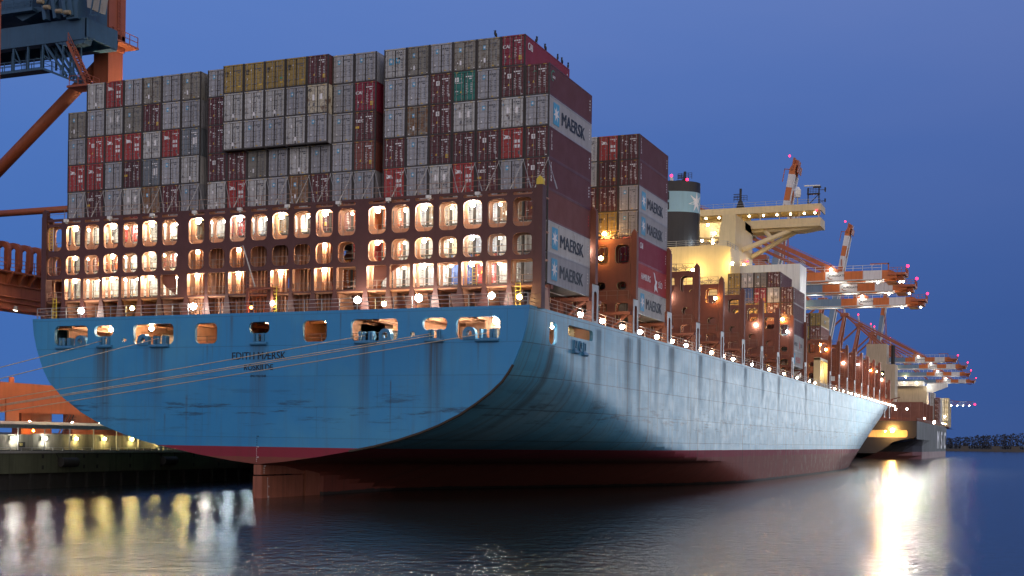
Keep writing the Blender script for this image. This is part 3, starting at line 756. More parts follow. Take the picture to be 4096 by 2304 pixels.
# deck house at the forward end, breakwater and fore mast
mb = MB(); mb.box(-20, 20, 322, 324, 18, 23.5); mb.box(-.4, .4, 352, 352.8, 18, 34); mb.build('breakwater', M_OX, ship)

# ------------------------------------------------------------------ accommodation tower, bridge and funnel
acc = MB().box(-26.2, 26.2, 144.3, 151.8, 18, 41.6).box(-14.8, 14.8, 151.8, 157.5, 18, 41.5).build('accommodation_base', M_WHITE, ship)
mb = MB(); rail(mb, [(14, 144.5, 41.6), (26, 144.5, 41.6), (26, 151.6, 41.6)], 1.1, 2.0, 3, .04); mb.build('roof_rail', M_GALV, acc)
mb = MB()
mb.box(-13.6, -10.6, 140, 156.5, 41.6, 51); mb.box(10.9, 14.2, 140, 156.5, 41.6, 47.0)
mb.prism([(10.9, 47.0), (14.2, 47.0), (14.2, 51.2), (11.6, 51.2)], 140, 156.5, 'y')
mb.box(-10.6, 10.9, 147, 156.5, 41.6, 51)
for z in (44.3, 47.1): mb.box(-10.6, 11.0, 141, 147, z - .2, z)
tw = mb.build('accommodation_tower', M_CREAM, ship)
mb = MB()
for x in (-6, 1.0, 7.4):
    for z in (41.7, 44.4, 47.2): mb.box(x, x + .9, 146.9, 147.02, z, z + 2)
mb.build('cabin_door', M_WHITE, tw)
for x, z, s in ((8.6, 43.6, 300), (8.6, 46.5, 300), (7.5, 50.2, 500), (2, 50.2, 500), (-4, 50.2, 400), (9.0, 48.4, 300)): lamp('balcony_lamp', tw, (x, 144.5, z), WARM, s * .4, .25)
mb = MB()
def wingpoly(): return [(-28.4, 155), (28.4, 155), (28.4, 160.5), (-28.4, 160.5)]
mb.box(-14.2, 14.2, 149, 161, 49.6, 51.2); 
mb.box(-28.4, 28.4, 154.6, 160.8, 50.6, 51.25)
mb.prism([(-28.3, 50.62), (-24.5, 50.0), (24.5, 50.0), (28.3, 50.62)], 155.4, 160.2, 'y')
mb.box(-28.4, 28.4, 155.0, 155.2, 51.25, 52.4)              # aft bulwark
mb.box(-28.4, 28.4, 160.3, 160.5, 51.25, 52.4)
mb.box(28.2, 28.4, 155.2, 160.3, 51.25, 52.4); mb.box(-28.4, -28.2, 155.2, 160.3, 51.25, 52.4)
mb.box(-28.4, 28.4, 154.7, 160.8, 53.85, 55.2)              # roof fascia
for x in range(-28, 29, 4): mb.box(x - .08, x + .08, 155.05, 155.2, 52.4, 53.85)
mb.box(-13, 13, 159.8, 160.2, 52.4, 53.85)
mb.box(-11.5, 2.5, 153.5, 155.2, 51.2, 53.9)
bd = mb.build('navigation_bridge', M_CREAM, ship)
mb = MB(); mb.quad((-28.2, 155.12, 52.4), (28.2, 155.12, 52.4), (28.2, 155.12, 53.85), (-28.2, 155.12, 53.85)); mb.quad((28.3, 155.2, 52.4), (28.3, 160.3, 52.4), (28.3, 160.3, 53.85), (28.3, 155.2, 53.85))
def window_glass():
    m, nt, p = nodes_of('window_pane')
    p.inputs['Base Color'].default_value = (.9, .95, 1, 1); p.inputs['Roughness'].default_value = .03; p.inputs['Transmission Weight'].default_value = 1; p.inputs['IOR'].default_value = 1.05
    return m
mb.build('bridge_windows', window_glass(), bd)
for x in (4.2, 7.0, 10.0, 13.4, 16.4, 19.2, 22.0, 24.8, 27.0, 1.5): lamp('wheelhouse_lamp', bd, (x, 156.4, 53.6), WARM, 70, .2)
mb = MB()
for (a, b) in (((14.0, 146.5, 45.0), (22.4, 156.5, 50.3)), ((14.0, 155.6, 44.8), (22.8, 158.5, 50.2)), ((16.9, 155.8, 50.3), (18.9, 153.4, 47.9))): mb.tube([a, b], .5, 10)
mb.build('wing_strut', M_CREAM, bd)
mb = MB(); rail(mb, [(-5, 155, 55.2), (28.2, 155, 55.2), (28.2, 160.5, 55.2)], 1.0, 2.2, 2, .035); mb.build('roof_rail', M_GALV, bd)
def mast(nm, x, y, z0, h, parent):
    mb = MB(); mb.prism([(x - 1, z0), (x + 1, z0), (x + .35, z0 + h * .45), (x - .35, z0 + h * .45)], y - .4, y + .4, 'y'); mb.box(x - .22, x + .22, y - .2, y + .2, z0 + h * .45, z0 + h)
    for k in (.5, .62, .74): mb.box(x - 1.5, x + .2, y - .1, y + .1, z0 + h * k, z0 + h * k + .12)
    rail(mb, [(x - 1.4, y, z0 + h * .42), (x + 1.4, y, z0 + h * .42)], 1.2, .7, 3, .05)
    return mb.build(nm, M_BLACK, parent)
mast('signal_mast', 11.2, 158, 55.2, 4.6, bd)
mb = MB(); mb.cyl((23.2, 157.5), .12, 55.2, 57.3, 8); mb.build('antenna_post', M_GALV, bd)
mb = MB(); mb.cyl((23.2, 157.5), .62, 57.2, 57.6, 14); mb.cyl((23.2, 157.5), .72, 57.6, 58.7, 14); mb.cyl((23.2, 157.5), .72, 58.7, 59.3, 14, 0, .3); mb.build('satellite_dome', M_WHITE, bd)
mb = MB()
for x in (25.4, 27.6): mb.box(x - .12, x + .12, 157.3, 157.6, 55.2, 59.0)
mb.box(25.2, 27.8, 157, 158, 57.6, 57.8); mb.bar((25.4, 157.4, 55.4), (27.6, 157.4, 57.6), .15, .15); mb.box(26.4, 28.0, 157.2, 157.7, 58.9, 59.2); mb.box(27.7, 28.9, 157.4, 157.5, 58.4, 58.5); mb.box(28.7, 29.0, 157.3, 157.6, 58.0, 58.9); mb.box(27.7, 28.9, 157.4, 157.5, 56.1, 56.2); mb.box(28.7, 29.0, 157.3, 157.6, 55.9, 56.6)
rail(mb, [(25.3, 157, 57.8), (27.6, 157, 57.8)], 1.0, .6, 3, .04)
rm = mb.build('radar_frame', M_BLACK, bd)
mb = MB(); mb.bar((24.6, 157.4, 59.45), (27.8, 157.4, 59.35), .3, .25); mb.build('radar_scanner', M_WHITE, bd)
lamp('red_side_lamp', bd, (27.6, 154.5, 53.7), RED, 9, 0.18200000000000002); lamp('red_side_lamp', tw, (14.6, 150, 43.2), RED, 9, 0.26)
# engine casing and funnel
mb = MB(); mb.prism([(-15.5, 18), (15.3, 18), (15.3, 43.4), (13.0, 43.9), (-13, 43.9), (-15.5, 43.4)], 131, 139.6, 'y')
cas = mb.build('engine_casing', M_CREAM, ship)
mb = MB(); rail(mb, [(-13, 131.2, 43.9), (8.5, 131.2, 43.9), (14.5, 132, 43.6), (15, 139, 43.5)], 1.1, 2, 3, .045); mb.build('casing_rail', M_GALV, cas)
for p in ((13.2, 129.2, 33), (6, 129.0, 36.5)): pass
def ellipse_shell(mb, cx, cy_, rx, ry, z0, z1, m, n=40, k=1.0, slope=0.0):
    vs = []
    for z, s in ((z0, 1), (z1, k)):
        for i in range(n):
            a = 2 * PI * i / n; vs.append((cx + rx * s * math.cos(a), cy_ + ry * s * math.sin(a), z + slope * math.sin(a) * (1 if z == z1 else 1)))
    mb.add(vs, [(i, (i + 1) % n, (i + 1) % n + n, i + n) for i in range(n)], m); return mb
mb = MB(); FX, FY = 0.3, 136.2; RX, RY = 7.6, 4.6
ellipse_shell(mb, FX, FY, RX, RY, 43.9, 51.0, 0); ellipse_shell(mb, FX, FY, RX, RY, 51.0, 55.0, 1); ellipse_shell(mb, FX, FY, RX, RY, 55.0, 57.0, 0)
mb.add([(FX + RX * math.cos(2 * PI * i / 40), FY + RY * math.sin(2 * PI * i / 40), 57.0) for i in range(40)], [tuple(range(40))], 0)
for x, r, h in ((-2.8, .9, 58.4), (-.4, .8, 58.6), (1.6, .7, 57.8), (3.6, 1.0, 57.7)): mb.cyl((FX + x, FY), r, 57.0, h, 12, 0)
fun = mb.build('funnel', [M_BLACK, paint('funnel_light_blue', (0.26, 0.46, 0.56), .45, .15, streak=.15)], ship, smooth=False)
mb = MB()   # louvre panels on the aft side
for z0, z1 in ((51.4, 52.8), (53.3, 54.9)):
    for i in range(11):
        x = FX - 3.9 + .62 * i; yy = FY - RY * math.sqrt(max(0, 1 - ((x - FX) / RX) ** 2)) - .06
        if x < FX + 3.0: mb.box(x, x + .28, yy - .05, yy + .25, z0, z1, 0)
mb.build('louvre_panel', M_BLACK, fun)
def on_funnel(u, z): a = math.radians(-17) + u / 5.6; return (FX + (RX + .06) * math.cos(a), FY + (RY + .06) * math.sin(a), z)
mb = MB(); pts = star(0, 53.0, 2.1, 7, .36); vs = [on_funnel(0, 53.0)] + [on_funnel(u, z) for u, z in pts]
mb.add(vs, [(0, i + 1, (i + 1) % 14 + 1) for i in range(14)]); mb.build('star_emblem', M_MARKW, fun, recalc=False)
mast('funnel_mast', FX + 4.4, FY + .5, 57.0, 2.6, fun); lamp('red_mast_lamp', fun, (FX + 5.6, FY - 2.4, 57.4), RED, 9, 0.28600000000000003)
lamp('funnel_lamp', fun, (9.2, 133.2, 45.2), COOL, 220, .22)
lamp('casing_lamp', cas, (16.0, 129.5, 40.0), YEL, 300, .3); lamp('casing_lamp', cas, (8.6, 128.6, 39.0), YEL, 300, .3); lamp('casing_lamp', cas, (0, 128.6, 41), YEL, 300, .3)
lamp('wing_lamp', bd, (15.2, 151.5, 41.9), YEL, 160, .2); lamp('wing_lamp', tw, (15.0, 144.5, 41.9), YEL, 130, .2)
mb = MB(); mb.box(26.3, 28.0, 159.5, 171.0, 18, 18.9); 
for y in (160, 165, 170): mb.box(26.6, 27.9, y, y + .5, 18, 24)
mb.box(26.6, 27.9, 160, 170.5, 23.6, 24.1); mb.build('gangway_frame', M_CREAM, ship)
lamp('gangway_lamp', ship, (27.2, 163, 21.5), WARM, 160, .3); lamp('gangway_lamp', ship, (27.2, 168, 22.5), YEL, 160, .3)

# ================================================================== shipping containers, every one a thing
CW, CH = 2.438, 2.896
GREY = paint('container_grey', (0.355, 0.368, 0.395), .5, .25, .22, streak=.28)
PALE = paint('container_pale_grey', (0.48, 0.49, 0.48), .5, .25, .5, streak=.25)
DIRTY = paint('container_dirty_grey', (0.27, 0.262, 0.225), .6, .5, .6, streak=.7, rustcol=(.10, .065, .035))
RUSTY = paint('container_rusty_grey', (0.26, 0.235, 0.19), .6, .5, 1.0, streak=.8, rustcol=(.20, .09, .03))
BGREY = paint('container_blue_grey', (0.17, 0.20, 0.225), .5, .3, .25)
REDC = paint('container_red', (0.36, 0.040, 0.034), .5, .25, .15, streak=.2)
MAROON = paint('container_maroon', (0.110, 0.028, 0.030), .5, .25, .1, streak=.2)
BROWN = paint('container_brown', (0.19, 0.058, 0.042), .5, .25, .15, streak=.2)
CRIM = paint('container_crimson', (0.25, 0.018, 0.040), .5, .2, .08, streak=.15)
MUST = paint('container_mustard', (0.34, 0.235, 0.055), .5, .25, .2, streak=.3)
TEAL = paint('container_teal', (0.020, 0.175, 0.140), .5, .25, .1, streak=.2)
IVORY = paint('container_ivory', (0.52, 0.48, 0.36), .55, .3, .6, streak=.4)
BLUEC = paint('container_blue', (0.05, 0.11, 0.34), .5, .25, .2)
ORNG = paint('container_orange', (0.45, 0.11, 0.03), .5, .25, .2)
M_FRAME = paint('container_frame_grime', (0.055, 0.050, 0.045), .7, .4, .4)
M_ROD = paint('lock_rod_steel', (0.30, 0.29, 0.28), .45, .2)
M_DGRY = paint('stencil_grey', (0.10, 0.11, 0.13), .6, 0, streak=0)
M_YSTK = paint('yellow_sticker', (0.72, 0.47, 0.03), .5, .1, streak=0)
M_GSTK = paint('green_sticker', (0.05, 0.38, 0.22), .5, .1, streak=0)
MK = [M_MARKW, M_MARKB, M_MARKBL, M_YSTK, M_DGRY, M_GSTK, M_FRAME]     # mark material indices 1..7
W_, K_, B_, Y_, D_, G_, F_ = 1, 2, 3, 4, 5, 6, 7
FY0 = .028
def q2(mb, u0, u1, z0, z1, m, y=FY0): mb.quad((u0, y, z0), (u1, y, z0), (u1, y, z1), (u0, y, z1), m)
def poly2(mb, pts, c, m, y):
    mb.add([(c[0], y, c[1])] + [(a, y, b) for a, b in pts], [(0, i + 1, (i + 1) % len(pts) + 1) for i in range(len(pts))], m)
def starpatch(mb, u, z, s):
    q2(mb, u - s, u + s, z - s * 1.35, z + s * 1.2, B_, FY0); poly2(mb, star(u, z, s * .95, 7, .4), (u, z), W_, FY0 - .006)
def code(mb, m, u=.12, z=2.32):     # container number and weight table, right-hand door
    for i, w in enumerate((.17, .17, .17, .10)): q2(mb, u + .0 + .22 * i, u + w + .22 * i, z, z + .11, m)
    q2(mb, u + .36, u + .62, z - .2, z - .10, m)
    for r in range(6):
        q2(mb, u + .02, u + .16 + .1 * (r % 2), z - .62 - .16 * r, z - .57 - .16 * r, m); q2(mb, u + .5, u + .72, z - .62 - .16 * r, z - .57 - .16 * r, m)
def low(mb, w=True):
    q2(mb, .28, .52, .24, .31, Y_); q2(mb, -1.0, -.8, .22, .29, W_); q2(mb, .86, 1.04, .24, .29, W_)
def tri(mb, u, z, s=.11): poly2(mb, [(u - s, z - s), (u + s, z - s), (u, z + s)], (u, z - .02), Y_, FY0)
def oval(mb, u, z, rx, rz, m): poly2(mb, [(u + rx * math.cos(2 * PI * k / 10), z + rz * math.sin(2 * PI * k / 10)) for k in range(10)], (u, z), m, FY0)
def m_star(mb):
    starpatch(mb, -.42, 2.16, .165); code(mb, D_); low(mb); oval(mb, -.66, .86, .05, .08, W_); q2(mb, -.86, -.74, .72, .76, W_)
def m_star_label(mb): starpatch(mb, -.44, 2.05, .15); code(mb, D_); low(mb); q2(mb, -.52, -.34, .62, 1.04, W_); oval(mb, -.74, .80, .06, .09, W_)
def m_twostar(mb):
    starpatch(mb, -.42, 1.68, .25); starpatch(mb, .28, 1.74, .22); q2(mb, .30, .52, 1.8, 2.0, D_); code(mb, D_, z=2.42)
def m_white2(mb):
    q2(mb, -.56, -.20, 1.42, 2.0, W_); q2(mb, .22, .58, 1.42, 2.0, W_); code(mb, D_, z=2.4); q2(mb, -.96, -.84, 2.2, 2.34, B_); q2(mb, -.42, -.22, .86, 1.14, D_)
    for r in range(4): q2(mb, .18, .82, 1.14 - .1 * r, 1.17 - .1 * r, D_)
def m_white1(mb): q2(mb, -.52, -.28, 1.72, 2.02, W_); code(mb, D_); low(mb); q2(mb, -.98, -.78, .7, .92, D_); q2(mb, -.12, .14, .42, .8, W_)
def m_flag(mb, solid):
    P = [(-.92, 2.42), (-.66, 2.28), (-.28, 2.24), (-.12, 1.94), (-.48, 1.98), (-.80, 1.92)]
    poly2(mb, P, (-.52, 2.14), W_, FY0)
    if not solid:
        for t in ([(-.84, 2.32), (-.66, 2.20), (-.76, 2.02)], [(-.30, 2.17), (-.22, 2.02), (-.44, 2.05)]): poly2(mb, t, (sum(a for a, b in t) / 3, sum(b for a, b in t) / 3), 0, FY0 - .005)
    for i in range(4): q2(mb, .20 + .2 * i, .36 + .2 * i, 2.42, 2.52, W_)
    q2(mb, .62, .86, 2.24, 2.34, W_)
    for z in (1.52, 1.06): q2(mb, .22, .50, z, z + .30, W_); q2(mb, .60, .86, z, z + .30, W_)
    q2(mb, .64, .82, .44, .72, D_); q2(mb, .84, 1.0, .22, .27, W_); oval(mb, -.42, 1.5, .05, .05, B_)
def m_t(mb):
    oval(mb, -.78, 2.3, .08, .11, W_); q2(mb, -.52, -.16, 1.78, 2.22, W_); q2(mb, -.45, -.23, 2.02, 2.10, K_); q2(mb, -.37, -.31, 1.9, 2.08, K_); code(mb, W_); tri(mb, -.38, 1.2)
    q2(mb, -.92, -.66, .92, .99, W_); q2(mb, -.92, -.74, .44, .78, D_); q2(mb, .74, .90, .66, .92, W_); q2(mb, .84, 1.02, .2, .26, W_)
def m_j(mb):
    oval(mb, -.8, 2.28, .08, .11, W_); q2(mb, -.50, -.24, 2.1, 2.18, W_); q2(mb, -.36, -.28, 1.88, 2.12, W_); q2(mb, -.5, -.3, 1.84, 1.9, W_); q2(mb, -.52, -.16, 1.72, 1.77, W_); code(mb, W_); tri(mb, -.38, 1.1)
    q2(mb, -.94, -.70, .86, .93, W_); q2(mb, -.92, -.74, .40, .74, D_); q2(mb, .74, .90, .62, .9, W_)
def m_tex(mb): mb.text('tex', .62, (-.98, FY0, 1.86), (1, 0, 0), (0, 0, 1), W_, .012); oval(mb, -.4, 2.36, .07, .1, W_); code(mb, W_); q2(mb, -1.0, -.62, 1.28, 1.5, Y_); q2(mb, -.92, -.74, .5, .8, D_); q2(mb, .72, .86, .96, 1.04, Y_)
def m_ysq(mb): code(mb, W_); tri(mb, -.4, 1.02); q2(mb, .58, .88, .62, 1.0, Y_); q2(mb, -.92, -.8, .92, 1.04, B_); oval(mb, -.62, 2.3, .06, .09, W_); q2(mb, -.92, -.74, .5, .72, D_)
def m_cai(mb): mb.text('CAI', .46, (-1.04, FY0, 1.72), (1, 0, 0), (0, 0, 1), W_, .014); code(mb, W_); tri(mb, -.36, .98); q2(mb, .58, .90, .56, .98, Y_); q2(mb, -.86, -.7, .88, 1.02, W_); q2(mb, -.88, -.68, .42, .7, D_)
def m_msc(mb): mb.text('m', .52, (-.98, FY0, 1.98), (1, 0, 0), (0, 0, 1), K_, .02); mb.text('sc', .38, (-.96, FY0, 1.74), (1, 0, 0), (0, 0, 1), K_, .016); oval(mb, -.36, 2.16, .06, .08, W_); poly2(mb, [(-.9, 1.36), (-.74, 1.36), (-.82, 1.16)], (-.82, 1.3), W_, FY0); code(mb, D_, z=2.2); q2(mb, .58, .92, .56, .74, Y_); q2(mb, -.96, -.78, .5, .8, D_)
def m_msc2(mb): m_msc(mb); q2(mb, .58, .9, .96, 1.16, G_)
def m_teal(mb): q2(mb, -1.0, -.6, 1.94, 2.36, W_); poly2(mb, [(-.9, 2.0), (-.7, 2.3), (-.74, 2.08)], (-.78, 2.12), G_, FY0 - .005); oval(mb, -.34, 2.2, .06, .1, W_); code(mb, W_); q2(mb, -1.0, -.2, 1.80, 1.84, W_); tri(mb, -.36, .98); q2(mb, -.94, -.66, 1.0, 1.08, W_)
def m_45(mb): mb.text('45', .40, (-1.06, FY0, 2.28), (1, 0, 0), (0, 0, 1), K_, .016); q2(mb, -.56, -.26, 1.36, 1.94, W_); q2(mb, .22, .58, 1.42, 1.98, W_); q2(mb, -.48, -.26, .8, 1.1, D_); q2(mb, -1.0, -.86, .9, 1.1, D_)
def m_labels(mb):
    q2(mb, -.92, -.72, 2.02, 2.12, W_); q2(mb, -.42, -.3, 2.0, 2.16, W_); code(mb, W_, z=2.36)
    q2(mb, .30, .54, 1.2, 1.9, W_); q2(mb, .62, .86, 1.24, 1.94, W_); q2(mb, -.3, -.04, .3, .37, W_)
def m_swirl(mb): poly2(mb, [(-.5, 2.1), (-.3, 2.24), (-.05, 2.2), (-.28, 2.3)], (-.27, 2.2), G_, FY0); code(mb, W_); tri(mb, -.36, 1.3); q2(mb, -.9, -.78, 1.2, 1.34, B_); q2(mb, -.92, -.66, .95, 1.0, W_); q2(mb, -.92, -.74, .4, .72, D_)
def m_plain(mb): code(mb, D_); low(mb)
STY = {'G1': (GREY, m_star, 'grey star-marked'), 'G3': (PALE, m_white1, 'pale grey white-patched'), 'G2': (PALE, m_white2, 'pale grey two-white-panel'), 'G4': (DIRTY, m_star_label, 'grimy brownish grey star-marked'),
       'G5': (RUSTY, m_star_label, 'rust-streaked star-marked'), 'G6': (PALE, m_twostar, 'scabby grey two-star'), 'GB': (BGREY, m_labels, 'blue-grey white-labelled'), 'GP': (PALE, m_plain, 'plain pale grey'),
       'R1': (REDC, lambda m: m_flag(m, False), 'red flag-marked'), 'R3': (REDC, lambda m: m_flag(m, True), 'red solid-white-flag'), 'R2': (REDC, m_t, 'red triangle-marked'),
       'B1': (MAROON, m_t, 'maroon white-square'), 'B2': (MAROON, m_j, 'maroon plain-doored'), 'B3': (MAROON, m_tex, 'maroon three-letter-marked'), 'B4': (MAROON, m_ysq, 'maroon yellow-square'), 'B6': (BROWN, m_ysq, 'brown yellow-square'), 'B7': (MAROON, m_swirl, 'near-black green-swirl'),
       'BS': (BROWN, m_t, 'brown white-square'), 'C1': (CRIM, m_cai, 'crimson white-lettered'), 'Y1': (MUST, m_msc, 'mustard yellow'), 'Y2': (MUST, m_msc2, 'mustard green-tagged'), 'T1': (TEAL, m_teal, 'teal green'), 'I1': (IVORY, m_45, 'rusty ivory'),
       'K1': (BLUEC, m_plain, 'blue'), 'O1': (ORNG, m_t, 'orange')}
def container_body(pm, L):
    mb = MB(); w = CW / 2
    n = 43 if L < 13 else 48; y0, y1 = .12, L - .12; st = (y1 - y0) / n; prof = [(y0, -.03)]
    for i in range(n):
        a = y0 + i * st; prof += [(a + st * .15, -.03), (a + st * .35, .0), (a + st * .65, .0), (a + st * .85, -.03)]
    prof.append((y1, -.03))
    for s in (1, -1):
        if s > 0:
            vs = [(w + d - .005, y, z) for z in (.16, CH - .1) for y, d in prof]; k = len(prof)
            mb.add(vs, [(i, i + 1, i + 1 + k, i + k) for i in range(k - 1)], 0)
        else: mb.quad((-w + .01, .1, .1), (-w + .01, L - .1, .1), (-w + .01, L - .1, CH - .08), (-w + .01, .1, CH - .08), 0)
    mb.quad((-w, .05, CH - .03), (w, .05, CH - .03), (w, L - .05, CH - .03), (-w, L - .05, CH - .03), 0)
    mb.quad((-w, .05, .05), (w, .05, .05), (w, L - .05, .05), (-w, L - .05, .05), 1)
    mb.quad((-w + .05, L - .06, .1), (w - .05, L - .06, .1), (w - .05, L - .06, CH - .1), (-w + .05, L - .06, CH - .1), 0)
    for s in (-1, 1):
        mb.box(s * w - (.09 if s > 0 else 0), s * w + (0 if s > 0 else .09), 0, .16, 0, CH, 1); mb.box(s * w - (.09 if s > 0 else 0), s * w + (0 if s > 0 else .09), L - .16, L, 0, CH, 0)
        mb.box(s * w - (.06 if s > 0 else -.0), s * w + (0 if s > 0 else .06), .16, L - .16, 0.0, .16, 0); mb.box(s * w - (.06 if s > 0 else 0), s * w + (0 if s > 0 else .06), .16, L - .16, CH - .1, CH, 0)
    mb.box(-w + .09, w - .09, .02, .12, CH - .13, CH, 0); mb.box(-w + .09, w - .09, .02, .14, 0, .14, 1)
    for s in (-1, 1):
        for k in range(3): mb.quad((s * .78 + .10 * k - .18, .012, CH - .10), (s * .78 + .10 * k - .12, .012, CH - .10), (s * .78 + .10 * k - .08, .012, CH - .04), (s * .78 + .10 * k - .14, .012, CH - .04), 2)
    return mb.mesh('body', [pm, M_FRAME, M_YSTK])
class Sel(MB): pass
def door_mesh(pm, mark, side):
    mb = MB(); u0, u1 = (-1.125, -.012) if side < 0 else (.012, 1.125)
    zs = [.15]; ys = [.065]
    for i in range(5):
        z = .15 + i * .52
        zs += [z + .06, z + .10, z + .40, z + .46]; ys += [.065, .045, .045, .065]
    zs.append(2.75); ys.append(.065)
    for i in range(len(zs) - 1): mb.quad((u0, ys[i], zs[i]), (u1, ys[i], zs[i]), (u1, ys[i + 1], zs[i + 1]), (u0, ys[i + 1], zs[i + 1]), 0)
    mb.box(u0, u0 + .05, .04, .09, .15, 2.75, 7); mb.box(u1 - .05, u1, .04, .09, .15, 2.75, 7)
    mm = MB(); mark(mm)
    for f, m in zip(mm.f, mm.m):
        cx = sum(mm.v[i][0] for i in f) / len(f)
        if (cx < 0) == (side < 0): mb.add([mm.v[i] for i in f], [tuple(range(len(f)))], m)
    return mb.mesh('door', [pm] + MK, recalc=False)
def rod_mesh(u):
    mb = MB(); mb.tube([(u, .005, .1), (u, .005, 2.8)], .024, 5)
    for z in (.3, 1.1, 1.9, 2.6): mb.box(u - .05, u + .05, .0, .05, z, z + .07)
    mb.box(u - .02, u + .2 if u < 0 else u + .02, -.01, .02, .72, .77) if u < 0 else mb.box(u - .2, u + .02, -.01, .02, .72, .77)
    return mb.mesh('lock_rod', [M_ROD])
RODS = [rod_mesh(u) for u in (-.84, -.30, .30, .84)]
_bod, _dr = {}, {}
def container(sty, x, y, z, label, group, L=12.192, rods=True):
    pm, mark, _ = STY[sty]
    if (pm.name, L) not in _bod: _bod[(pm.name, L)] = container_body(pm, L)
    if sty not in _dr: _dr[sty] = (door_mesh(pm, mark, -1), door_mesh(pm, mark, 1))
    r = tag(empty('shipping_container', (x, y, z)), label, 'container', group)
    put('body', _bod[(pm.name, L)], r)
    for i, d in enumerate(_dr[sty]):
        dd = put('door', d, r)
        if rods:
            for k in (0, 1): put('lock_rod', RODS[2 * i + k], dd)
    return r
def side_text(root, kind, L=12.192):
    """lettering on the starboard side wall of a container"""
    mb = MB(); X = CW / 2 + .012; E = (0, 1, 0); Z = (0, 0, 1)
    def sq(y0, y1, z0, z1, m, dx=0): mb.quad((X + dx, y0, z0), (X + dx, y1, z0), (X + dx, y1, z1), (X + dx, y0, z1), m)
    if kind == 'star':
        sq(1.15, 2.75, .42, 2.44, 2); pts = star(1.95, 1.45, .82, 7, .38)
        mb.add([(X + .01, 1.95, 1.45)] + [(X + .01, a, b) for a, b in pts], [(0, i + 1, (i + 1) % 14 + 1) for i in range(14)], 0)
        mb.text('MAERSK', 1.75, (X, 3.35, .80), E, Z, 1, .045, 1.05)
    elif kind == 'side_star':
        sq(1.15, 2.55, .42, 2.44, 2); mb.text('MAERSK', 1.5, (X, 3.2, .80), E, Z, 3, .03, 1.0)
    elif kind == 'vert': 
        for i, ch in enumerate('TRITON'): mb.text(ch, .36, (X, .62, 2.28 - .30 * i), E, Z, 0, .01)
    elif kind == 'cai': mb.text('CAI', .95, (X, .7, 1.7), E, Z, 0, .03, .8)
    elif kind == 'ues':
        mb.add([(X, 1.0 + .55 * math.cos(math.radians(a)), 1.9 + .5 * math.sin(math.radians(a))) for a in range(60, 271, 15)] + [(X, 1.0 + .45 * math.cos(math.radians(a)), 1.9 + .42 * math.sin(math.radians(a))) for a in range(270, 59, -15)], [tuple(range(30))], 4)
        mb.text('uea', .5, (X, .8, 1.7), E, Z, 0, .01)
    elif kind == 'sud':
        mb.text('HAMBURG', 1.02, (X, 1.3, 1.15), E, Z, 0, .01, .80); mb.text('SÜD', 1.02, (X, 8.5, .95), E, Z, 0, .01, .9)
        P = [(6.4, 2.5), (6.9, 2.45), (7.4, 1.7), (8.0, 1.6), (7.7, 1.1), (8.3, .3), (7.4, .6), (6.9, .2), (6.8, .9), (7.2, 1.4)]
        mb.add([(X, 7.3, 1.3)] + [(X, a, b) for a, b in P], [(0, i + 1, (i + 1) % len(P) + 1) for i in range(len(P))], 0)
    elif kind == 'sudred':
        mb.text('HAMBURG', 1.0, (X, 1.2, .95), E, Z, 1, .01, .8); mb.text('SÜD', 1.0, (X, 8.3, .95), E, Z, 1, .01, .9)
        P = [(6.6, 2.3), (7.4, 1.7), (8.0, 1.6), (7.7, 1.1), (8.1, .4), (7.2, .8), (6.7, .4), (7.0, 1.3)]
        mb.add([(X, 7.3, 1.3)] + [(X, a, b) for a, b in P], [(0, i + 1, (i + 1) % len(P) + 1) for i in range(len(P))], 3)
    elif kind == 'msc':
        mb.text('msc', 1.7, (X, 4.3, .9), E, Z, 1, .03)
    for k in range(4): sq(L - .75, L - .55, 1.2 + .3 * k, 1.36 + .3 * k, 3 if kind == 'x' else 0)
    mb.build('side_lettering', [M_MARKW, M_MARKB, M_MARKBL, M_RLET, M_GSTK], root, recalc=False)
M_RLET = paint('red_lettering', (.55, .05, .03), .5, .1, streak=0)
ORD = ['first', 'second', 'third', 'fourth', 'fifth', 'sixth', 'seventh', 'eighth', 'ninth', 'tenth']
